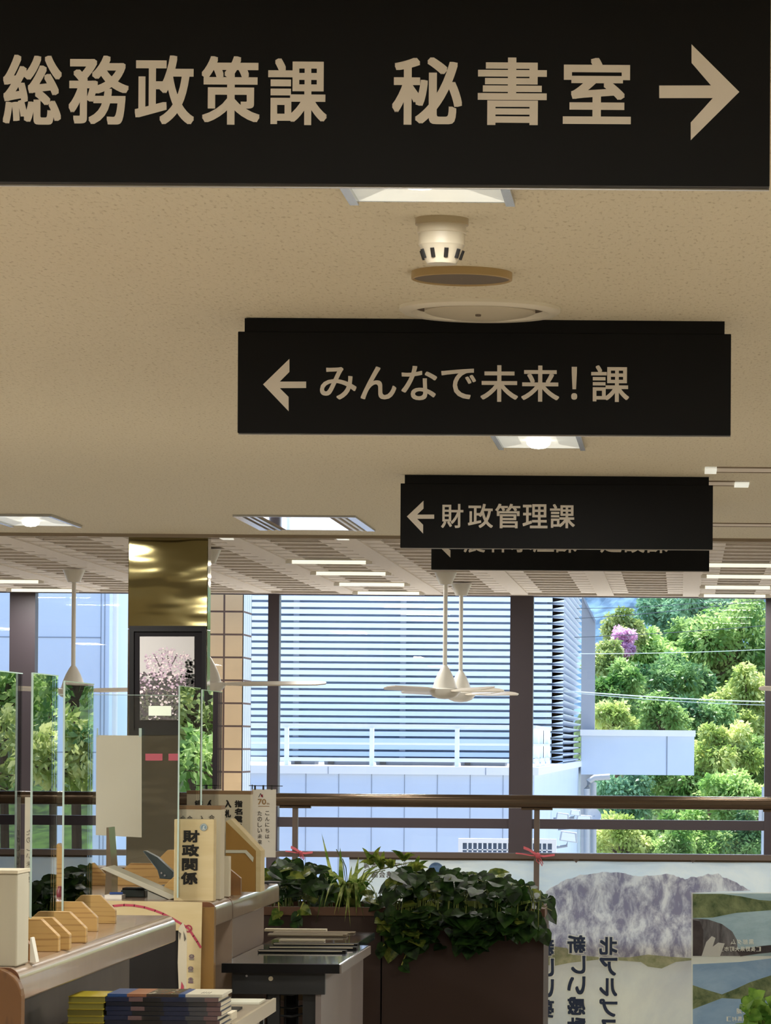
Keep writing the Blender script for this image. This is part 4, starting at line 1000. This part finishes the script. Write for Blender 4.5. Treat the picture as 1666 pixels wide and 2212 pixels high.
for (a, b) in ((820, 1868), (832, 1880), (890, 1862), (868, 1866), (727, 1835), (740, 1855)):
    p = P(a, b, YPl+.1); m.tube([base0, (base0+p)/2+Vector((0, 0, .06)), p], .002, 5)
m.build('runners', stemm, t)
for px in (803, 824, 846, 872, 897):
    m = MB(); p = P(px, r.uniform(1858, 1882), YPl+.1)
    for i in range(5): blade(m, p, p+Vector((r.uniform(-.06, .06), -.02, r.uniform(.0, .07))), .01, .010, 0)
    m.build('plantlet', leafy, t)
# corner plant bottom right
Yz = 12.4; c = P(1655, 2260, Yz)
t = thing('potted_plant', (c.x, Yz, 0), 'light green leafy potted plant at the bottom right corner', 'plant')
MB().lathe((c.x, Yz, 0), [(.07, 0), (.11, .42), (.115, .45), (.10, .45), (.098, .42), (.001, .42)], 28).build('pot', M['brown'], t, smooth=True)
lg = leafmat('bright_leaf', '3f6a24', '7fa548', 16., .4)
m = MB(); r = random.Random(12); ms = MB()
for i in range(60):
    p = P(r.uniform(1608, 1700), r.uniform(2150, 2240), Yz+r.uniform(-.1, .1))
    if p.x < P(1625, 2200, Yz).x and p.z > P(1620, 2162, Yz).z: continue
    heart(m, p, Vector((r.uniform(-1, 1), -.5, r.uniform(-.4, .8))), Vector((0, -1, .5)), r.uniform(.03, .055), 0)
    ms.tube([(c.x, Yz, .42), p], .002, 4)
m.build('leaves', lg, t); ms.build('stems', stemm, t)

# ------------------------------------------------------------------ outside: buildings
M['wallblue'] = mat('shade_tinted_wall', 'cbd9ec', .6, var=.03, vscale=2)  # white walls tinted blue: sky-lit shade put into the colour
M['wallwhite'] = mat('white_trim_outside', 'eceef0', .5)
M['joint'] = mat('panel_joint', '8c98a8', .8)
M['louv'] = mat('louvre_blade', 'd2dbe8', .35)
M['behind'] = mat('louvre_backing', 'a4b6ca', .8, var=.2, vscale=1.2)
M['greywall'] = mat('grey_wall_outside', '8e939c', .7)
M['tile'] = mat('beige_tile', 'efc996', .4, var=.06, vscale=4)
M['grout'] = mat('brown_grout', '6e5548', .9)
M['pipe'] = mat('grey_drain_pipe', 'b3b6ba', .5)
struct(MB().box(-40, 40, YW+.3, 150, -3.3, -3.0).build('ground', mat('ground_gravel', 'aeaaa0', .9, var=.2, vscale=2)))
XS = -1.67; YF, YU = 42.0, 52.0
XLb = -5.9
t = thing('louvred_building', (-4, YF, -3), 'pale building with horizontal louvre screen above a low panelled storey', 'building')
ztop = P(800, 1655, YF).z
MB().box(XLb, XS, YF, 61.4, -3, ztop-.09).build('lower_storey', M['wallblue'], t)
MB().box(XLb, XS+.05, YF-.05, 61.4, ztop-.09, ztop).build('roof_edge', M['wallwhite'], t)
m = MB()
x = P(590, 1700, YF).x - 71*YF/F*3
while x < XS-.1:
    m.box(x-.004, x+.004, YF-.004, YF, -3, ztop-.09); x += 71*YF/F
for px in (368, 710, 1050): m.box(P(px, 1660, YF).x-.004, P(px, 1660, YF).x+.004, YF-.054, YF-.05, ztop-.09, ztop-.01)
m.build('panel_joints', M['joint'], t)
MB().box(XLb-1.6, XS-.25, YU+.45, 61.0, ztop, 7).build('upper_wall', M['behind'], t)
MB().box(XS-.25, XS-.12, 60.9, 61.4, ztop, 7).build('corner_post', M['greywall'], t)
# framework behind louvres
m = MB()
for px in (512, 636, 868, 1146): 
    x = P(px, 1400, YU).x; m.box(x-.04, x+.04, YU+.25, YU+.33, ztop, 6.5)
m.build('louvre_frame', M['louv'], t)
pl_ = 14.6*YU/F
z = P(800, 1648, YU).z; k = 0
while z < P(800, 1262, YU).z + .3:
    mm_ = MB()
    mm_.prismx([(YU, z), (YU+.10, z+.045), (YU+.10, z+.070), (YU, z+.062)], XLb-1.6, XS-.0)
    # return blades on the side, tilted and toothed
    n = 1
    mm_.prism([(XS-.16, z+.0), (XS+.0, z+.035), (XS+.0, z+.05), (XS-.16, z+.062)], YU, 61.2)
    mm_.build('louvre_blade', M['louv'], t)
    z += pl_; k += 1
# terrace railing
m = MB(); zr_ = P(800, 1564, YF+.3).z; zr2 = P(800, 1572, YF+.3).z
t2 = thing('terrace_railing', (-5, YF+.3, ztop), 'white flat bar railing along the roof terrace across the way', 'railing')
MB().box(XLb, XS-.02, YF+.26, YF+.34, zr2, zr_).box(XS-.08, XS-.0, YF+.34, 47.6, zr2, zr_).build('top_rail', M['wallwhite'], t2)
for yy, hh in ((1604, 5), (1637, 8)):
    za = P(800, yy+hh, YF+.3).z; zb2 = P(800, yy, YF+.3).z
    MB().box(XLb, XS-.02, YF+.27, YF+.31, za, zb2).box(XS-.06, XS-.02, YF+.31, 47.6, za, zb2).build('lower_bar', M['wallwhite'], t2)
px = 988+184
while px > 350:
    x = P(px, 1600, YF+.3).x
    if px < 1160: MB().box(x-.024, x+.024, YF+.24, YF+.30, ztop, zr2).build('post', M['wallwhite'], t2)
    px -= 184
for yy in (44.0, 45.8, 47.55): MB().box(XS-.07, XS-.02, yy, yy+.05, ztop, zr2).build('post', M['wallwhite'], t2)
m = MB()
yy = YF+.5
while yy < 47.5: m.box(XS-.045, XS-.035, yy, yy+.03, ztop+.1, zr2); yy += .22
m.build('balusters', M['louv'], t2)
# dark roof equipment seen under the railing
for i, (a, b, c) in enumerate(((628, 680, 'long low dark roof unit below the terrace railing, left'), (700, 800, 'dark roof unit under the railing near its second post'), (812, 980, 'widest dark roof unit beneath the terrace railing'), (995, 1092, 'dark roof unit beneath the railing beside the thick mullion'))):
    t3 = thing('roof_unit', P((a+b)/2, 1655, 44), c, 'roof unit', 'dark units on the terrace')
    q = RC(a, 1642, b, 1656, 44.0); MB().box(q[0], q[1], 44, 44.5, ztop, q[3]).build('case', mat('dark_unit', '4f5660', .7), t3, bevel=.01)
    MB().box(q[0]+.05, q[0]+.12, 43.98, 44.0, ztop+.01, q[3]-.01).build('grille', M['steel'], t3)
# grey end wall with sloping top
t = thing('end_wall', P(1274, 1700, 61.6), 'tall grey wall end with sloping top beside the hillside trees', 'wall')
q = [P(1257, 1285, 61.6), P(1263, 1300, 61.6), P(1286, 1345, 61.6), P(1286, 1600, 61.6), P(1257, 1600, 61.6)]
MB().prism([(v.x, v.z) for v in q[:3]] + [(q[3].x, -3), (q[4].x, -3)], 61.6, 61.8).build('wall_panel', M['greywall'], t)
MB().prism([(q[0].x, q[0].z+.0), (q[1].x, q[1].z), (q[2].x, q[2].z), (q[2].x+.01, q[2].z+.04), (q[1].x+.01, q[1].z+.05)], 61.55, 61.6).build('coping', M['joint'], t)
# canopy box
YK = 60.0
t = thing('canopy', P(1378, 1675, YK), 'boxy pale blue canopy projecting toward the hillside trees', 'canopy')
q = RC(1256, 1588, 1500, 1674, YK); MB().box(q[0], q[1], YK, YK+2.0, q[2], q[3]).build('fascia', M['wallblue'], t)
q2 = RC(1254, 1577, 1503, 1590, YK); MB().box(q2[0], q2[1], YK-.06, YK+2.06, q2[2], q2[3]).build('top_cap', M['wallwhite'], t)
x = P(1441, 1630, YK).x; MB().box(x-.01, x+.01, YK-.006, YK, q[2], q[3]).build('joint', M['joint'], t)
# drain pipes
t = thing('drain_pipe', P(1270, 1760, 59.5), 'grey elbow drain pipe under the boxy canopy', 'pipe')
q = [P(1318, 1678, 59.6), P(1285, 1680, 59.6), P(1272, 1688, 59.6), P(1268, 1704, 59.6), P(1268, 1900, 59.6)]
MB().tube(q, .05, 12).build('pipe', M['pipe'], t, smooth=True)
t = thing('drain_pipe', P(1284, 1760, 59.8), 'straight vertical grey pipe right of the elbow drain pipe', 'pipe')
MB().tube([P(1283, 1690, 59.9), P(1283, 1900, 59.9)], .045, 12).build('pipe', M['pipe'], t, smooth=True)
# floodlights
def flood(px, py, Y, w, h, lb):
    c = P(px, py, Y); t = thing('floodlight', c, lb, 'floodlight', 'grey floodlights on the far wall')
    ww, hh = w*Y/F/2, h*Y/F/2
    MB().prism([(c.x-ww, c.z-hh*.6), (c.x+ww, c.z-hh), (c.x+ww*.9, c.z+hh*.7), (c.x-ww*.8, c.z+hh)], Y, Y+.14).build('housing', M['pipe'], t, bevel=.008)
    MB().prism([(c.x-ww*.8, c.z-hh*.5), (c.x+ww*.8, c.z-hh*.8), (c.x+ww*.7, c.z+hh*.5), (c.x-ww*.65, c.z+hh*.8)], Y-.004, Y).build('lens', M['wallwhite'], t)
    MB().tube([(c.x, Y+.07, c.z), (c.x-.02, Y+.09, c.z-hh*1.5), (XS-.01, Y+.12, c.z-hh*2.0)], .018, 8).build('bracket', M['greywall'], t)
flood(1215, 1766, 47.5, 30, 22, 'left floodlight of three near the thick mullion')
flood(1243, 1756, 48.3, 24, 14, 'upper small floodlight between its two neighbours')
flood(1262, 1768, 49.0, 36, 16, 'right wide floodlight of three beside the thick mullion')
flood(1228, 1808, 46.8, 40, 26, 'lowest floodlight, hanging below the window transom')
# satellite dish
c = P(1283, 1762, 50)
t = thing('satellite_dish', c, 'small pale dish antenna right of the floodlights', 'antenna')
m = MB(); m.lathe((0, 0, 0), [(.001, 0), (.06, .006), (.10, .022), (.103, .024), (.10, .02), (.06, .001), (.001, -.005)], 24)
R_ = Matrix.Rotation(math.radians(65), 3, 'X') @ Matrix.Rotation(math.radians(30), 3, 'Y')
m.v = [tuple(R_ @ Vector(v) + c) for v in m.v]; m.build('dish', M['pipe'], t, smooth=True)
MB().tube([c, c+Vector((-.03, .1, -.14)), Vector((XS-.01, 50.3, c.z-.2))], .012, 8).build('arm', M['greywall'], t)
# barred window box
t = thing('barred_window', P(1096, 1850, 38), 'bright white framed window with upright bars low outside', 'reflection')
q = RC(990, 1812, 1202, 1866, 38.0)
m = MB(); fw = .045
m.box(q[0], q[1], 38, 38.1, q[3]-fw, q[3]).box(q[0], q[0]+fw, 38, 38.1, -3, q[3]-fw).box(q[1]-fw, q[1], 38, 38.1, -3, q[3]-fw); m.build('frame', M['wallwhite'], t)
MB().box(q[0]+fw, q[1]-fw, 38.06, 38.08, -3, q[3]-fw).build('grid_fill', mat('dark_grid_fill', '6c83a4', .3), t)
n = 18
for i in range(1, n): x = q[0]+fw+(q[1]-q[0]-2*fw)*i/n; MB().box(x-.007, x+.007, 38.0, 38.03, -3, q[3]-fw).build('bar', M['wallwhite'], t)
MB().box(q[0]+fw, q[1]-fw, 38.0, 38.02, P(1096, 1836, 38).z-.005, P(1096, 1836, 38).z+.005).build('cross_bar', M['wallwhite'], t)
# left panelled building
t = thing('panelled_building', (-9, 40, -3), 'plain pale blue panelled building outside the left windows', 'building')
YA = 40.0; xe = P(236, 1400, YA).x
MB().box(-16, xe, YA, 41.5, -3, 6).build('wall_face', M['wallblue'], t)
m = MB(); zj = P(150, 1377, YA).z; m.box(-16, P(218, 1400, YA).x, YA-.004, YA, zj-.006, zj+.006)
for px in (218, 226): x = P(px, 1400, YA).x; m.box(x-.005, x+.005, YA-.004, YA, -3, 6)
zj = P(150, 1625, YA).z; m.box(-16, xe, YA-.004, YA, zj-.005, zj+.005)
m.build('panel_joints', M['joint'], t)
c = P(249, 1400, YA-.1); MB().tube([(c.x, c.y, -3), (c.x, c.y, 6)], .030, 12).build('downpipe', M['wallwhite'], t, smooth=True)
MB().box(xe, P(300, 1400, 43).x, 43, 43.5, -3, 6).build('recessed_wall', M['wallblue'], t)
# tiled column outside the glass
YT = 33.6
q = RC(400, 1200, 527, 1300, YT)
t = thing('tiled_column', (q[1]-.3, YT, 0), 'beige square-tiled column outside the glass right of brass column', 'column')
d = .66
MB().box(q[0]+.003, q[1]-.003, YT+.003, YT+d, -3, 4).build('grout_core', M['grout'], t)
m = MB(); tw = 37*YT/F; th = 49.5*YT/F; g = .0085
z = P(490, 1321, YT).z - 60*th
z = P(490, 1321, YT).z + 12*th
rows = []
while z > -3: rows.append(z); z -= th
xj = P(484, 1400, YT).x
for z in rows:
    for (a, b) in ((xj-tw*2, xj-tw), (xj-tw, xj), (xj, q[1])):
        m.box(a+g, b-(g if b < q[1]-.01 else 0), YT, YT+.01, z-th+g, z-g)
m.build('front_tiles', M['tile'], t)
m = MB()
for z in rows:
    y = YT
    while y < YT+d-.1: m.box(q[1]-.008, q[1], y+(g if y > YT else 0), y+tw-g, z-th+g, z-g); y += tw
m.build('side_tiles', mat('daylit_side_tile', 'dfe3e6', .35), t)  # paler than the front tiles: daylight on this side put into the colour
# mullion-side utility pole and wires
c = P(1651, 1700, 56)
t = thing('utility_pole', (c.x, 56, -3), 'slim pale utility pole at the right edge outside', 'pole')
MB().tube([(c.x, 56, -3), (c.x, 56, c.z)], [.045, .035], 12).build('pole', mat('pale_concrete', 'b9c2c8', .7), t, smooth=True)
MB().box(c.x-.08, c.x-.03, 55.9, 56, c.z-.55, c.z-.35).build('junction_box', M['pipe'], t)
def wire(x0, y0, x1, y1, Y0, Y1, sag, lb, r=.006, mt='wire'):
    a, b = P(x0, y0, Y0), P(x1, y1, Y1); a = a-(b-a)*.3; b = b+(b-a)*.3
    pts = [a.lerp(b, i/24) - Vector((0, 0, sag*4*(i/24)*(1-i/24)-sag)) for i in range(25)]
    t = MB().tube(pts, r, 6).build('power_line', WM[mt], smooth=True)
    tag(t, lb, 'cable', 'overhead power lines outside')
WM = {'wire': mat('dark_cable', '2c3440', .6), 'pale': mat('pale_cable', 'c3cfd2', .5)}
wire(1262, 1342, 1666, 1296, 58, 66, .12, 'dark cable highest across the hillside view')
wire(1284, 1378, 1666, 1352, 58, 66, .05, 'dark cable just below the pink blossoms', .006)
wire(1284, 1415, 1666, 1404, 58, 66, .05, 'pale cable crossing mid trees', .006, 'pale')
wire(1284, 1500, 1666, 1518, 55, 60, .05, 'thick pale cable above the canopy box', .010, 'pale')
wire(1284, 1505, 1666, 1526, 55, 60, .07, 'thin pale cable slung just under the thick pale one', .006, 'pale')
wire(1264, 1317, 1500, 1305, 60, 70, .05, 'dark cable running into the blue wooded ridge', .006)

# ------------------------------------------------------------------ hillside and trees
def hillz(x, y):
    u = max(0, min(1, (y-64)/46)); return -3 + 7*u*u*(3-2*u)*max(0, min(1, (x+6)/4)) 
m = MB(); nx, ny = 50, 40; vs = []
for j in range(ny+1):
    for i in range(nx+1):
        x = -10 + 40*i/nx; y = 62.2 + 60*j/ny
        vs.append((x, y, hillz(x, y) + .6*noise.noise(Vector((x*.4, y*.4, 0)))))
m.add(vs, [(j*(nx+1)+i, j*(nx+1)+i+1, (j+1)*(nx+1)+i+1, (j+1)*(nx+1)+i) for j in range(ny) for i in range(nx)])
struct(m.build('hillside', leafmat('hill_growth', '22361a', '4a6a2c', 2.0, .0, .9), smooth=True))
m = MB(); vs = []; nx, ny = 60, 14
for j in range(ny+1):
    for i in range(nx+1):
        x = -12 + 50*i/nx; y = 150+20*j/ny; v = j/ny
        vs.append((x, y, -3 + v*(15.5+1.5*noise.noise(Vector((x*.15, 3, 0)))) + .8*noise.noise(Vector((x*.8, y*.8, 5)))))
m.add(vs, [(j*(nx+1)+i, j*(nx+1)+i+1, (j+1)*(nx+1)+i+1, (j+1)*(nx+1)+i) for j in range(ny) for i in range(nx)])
struct(m.build('ridge', leafmat('haze_tinted_ridge', '3c5c78', '6f93ac', 1.2, .0, .9)))  # blue haze of distance put into the ridge colour
LF = {'green': leafmat('green_foliage', '5f8d45', 'c3dc90', 1.6, .4), 'dark': leafmat('dark_foliage', '44704a', '9cc07c', 1.6, .35), 'yellow': leafmat('yellow_green_foliage', '9cb45e', 'e6eca6', 1.8, .4),
      'olive': leafmat('olive_foliage', '76904a', 'cbd690', 1.6, .35), 'bright': leafmat('bright_foliage', '84b05c', 'd6ec9f', 1.8, .45), 'pink': leafmat('pink_blossom', 'dba6d0', 'f6d6ee', 2., .4),
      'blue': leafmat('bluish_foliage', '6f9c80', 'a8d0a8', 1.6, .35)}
bark = mat('tree_bark', '5b4a3a', .9)
def tree(px, py, rp, Y, kind, label, n=2600, ls=1.0, asp=1.0, nb=15, group='trees on the hillside outside'):
    r = random.Random(int(px*7+py)); c = P(px, py, Y); rp *= 1.22; n = int(n*(3.0 if ls < 1.6 else 1.5)); ls *= .66; nb = int(nb*1.5); R = rp*Y/F; gz = hillz(c.x, Y) if Y > 62 else -3
    gz = min(gz-.1, c.z-R*.8)
    t = thing('hillside_tree', (c.x, Y, gz), label, 'tree', group)
    m = MB(); blobs = []
    for i in range(nb):
        d = Vector((r.gauss(0, 1), r.gauss(0, 1), r.gauss(0, .9))).normalized()*r.uniform(.35, .95)
        blobs.append((Vector((d.x*R, d.y*R*.8, d.z*R*asp)), r.uniform(.22, .36)*R))
    for i in range(n):
        bc, br = blobs[i % nb]
        d = Vector((r.gauss(0, 1), r.gauss(0, 1), r.gauss(.25, 1))).normalized()
        p = c + bc + d*br*r.uniform(.55, 1.45)
        s = r.uniform(.05, .10)*ls; a = (d + Vector((r.uniform(-.8, .8), r.uniform(-.8, .8), r.uniform(-1.2, .2)))).normalized()
        b = a.cross(Vector((r.uniform(-1, 1), r.uniform(-1, 1), r.uniform(-1, 1)))).normalized()
        m.add([p-a*s, p+b*s*.5-a*s*.1, p+a*s*1.1, p-b*s*.5-a*s*.1], [(0, 1, 2, 3)])
    m.build('foliage', LF[kind], t)
    m = MB(); m.tube([(c.x, Y, gz), (c.x+.1*R, Y, c.z-R*.4), (c.x, Y, c.z+R*.2)], [.09*R, .07*R, .03*R], 8)
    for bc, br in blobs[::2]: m.tube([(c.x+.05*R, Y, c.z-R*.4), c+bc*.5+Vector((0, 0, -.1*R)), c+bc], [.045*R, .03*R, .012*R], 6)
    m.build('trunk', bark, t)
for a in (
    (1580, 1395, 105, 74, 'green', 'broad green tree filling upper right of the right window', 4200, 1.15),
    (1500, 1400, 60, 76, 'green', 'rounded green tree left of the broad upper one', 2200, 1.1),
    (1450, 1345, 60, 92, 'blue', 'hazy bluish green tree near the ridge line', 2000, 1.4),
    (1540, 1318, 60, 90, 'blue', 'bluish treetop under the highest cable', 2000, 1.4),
    (1350, 1365, 42, 72, 'olive', 'small olive tree just above the pink blossoms', 1800, .9),
    (1348, 1392, 28, 71, 'pink', 'small pink flowering tree on the upper left hillside', 1300, .7),
    (1310, 1430, 40, 70, 'olive', 'olive bush below the pink flowering tree', 1700, .9),
    (1400, 1430, 60, 73, 'bright', 'bright green tree right of the pink blossoms', 2300, 1.),
    (1330, 1500, 55, 68, 'green', 'green tree directly above the left part of canopy', 2300, .95),
    (1440, 1500, 80, 70, 'dark', 'dark green tree in the centre of the right window', 3200, 1.),
    (1620, 1540, 75, 68, 'yellow', 'yellowish tree against the right mullion', 3000, 1.),
    (1320, 1560, 42, 66, 'yellow', 'small yellow-green tree poking over the canopy left end', 1500, .9),
    (1430, 1565, 50, 66, 'green', 'green tree poking over the canopy right end', 1900, .9),
    (1530, 1570, 65, 67, 'dark', 'dark tree right behind the canopy corner', 2500, .95),
    (1560, 1640, 60, 65, 'yellow', 'yellow-green tree right of the canopy box', 2400, .95),
    (1630, 1650, 60, 66, 'green', 'green tree low against the right mullion', 2200, .95),
    (1480, 1720, 70, 65, 'green', 'green tree below the canopy right end', 2600, .95),
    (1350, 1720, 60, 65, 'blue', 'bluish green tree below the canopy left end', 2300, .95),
    (1580, 1730, 60, 64, 'bright', 'bright tree below the right yellow-green tree', 2200, .9),
    (1340, 1820, 55, 63, 'yellow', 'pale yellow-green bush left of the lowest row', 2200, .8),
    (1430, 1830, 55, 63, 'green', 'green bush in the middle of the lowest row', 2200, .8),
    (1520, 1830, 60, 63.5, 'bright', 'bright green bush right of centre in lowest row', 2200, .85),
    (1620, 1820, 60, 63.5, 'dark', 'dark bush at right end of the lowest row', 2200, .85),
): tree(*a)
# more of the same wood to the right, where the screens' reflections look
rr = random.Random(21)
kinds = ['green', 'bright', 'dark', 'yellow', 'olive']
for i in range(9):
    for j in range(3):
        X = 2.9+i*1.5+rr.uniform(-.3, .3); Y = 63+j*4+rr.uniform(-.8, .8); 
        px = VX + X*F/Y; py = VY - (0.2+j*1.5-.8+rr.uniform(-.3, .3))*F/Y
        tree(px, py, rr.uniform(90, 115), Y, kinds[(i+j*2) % 5], 'hillside tree beyond the right edge, %s from the view, %s row uphill' % (ORD[i], ORD[j]), 1100, 1.7, nb=10, group='trees beyond the right edge')
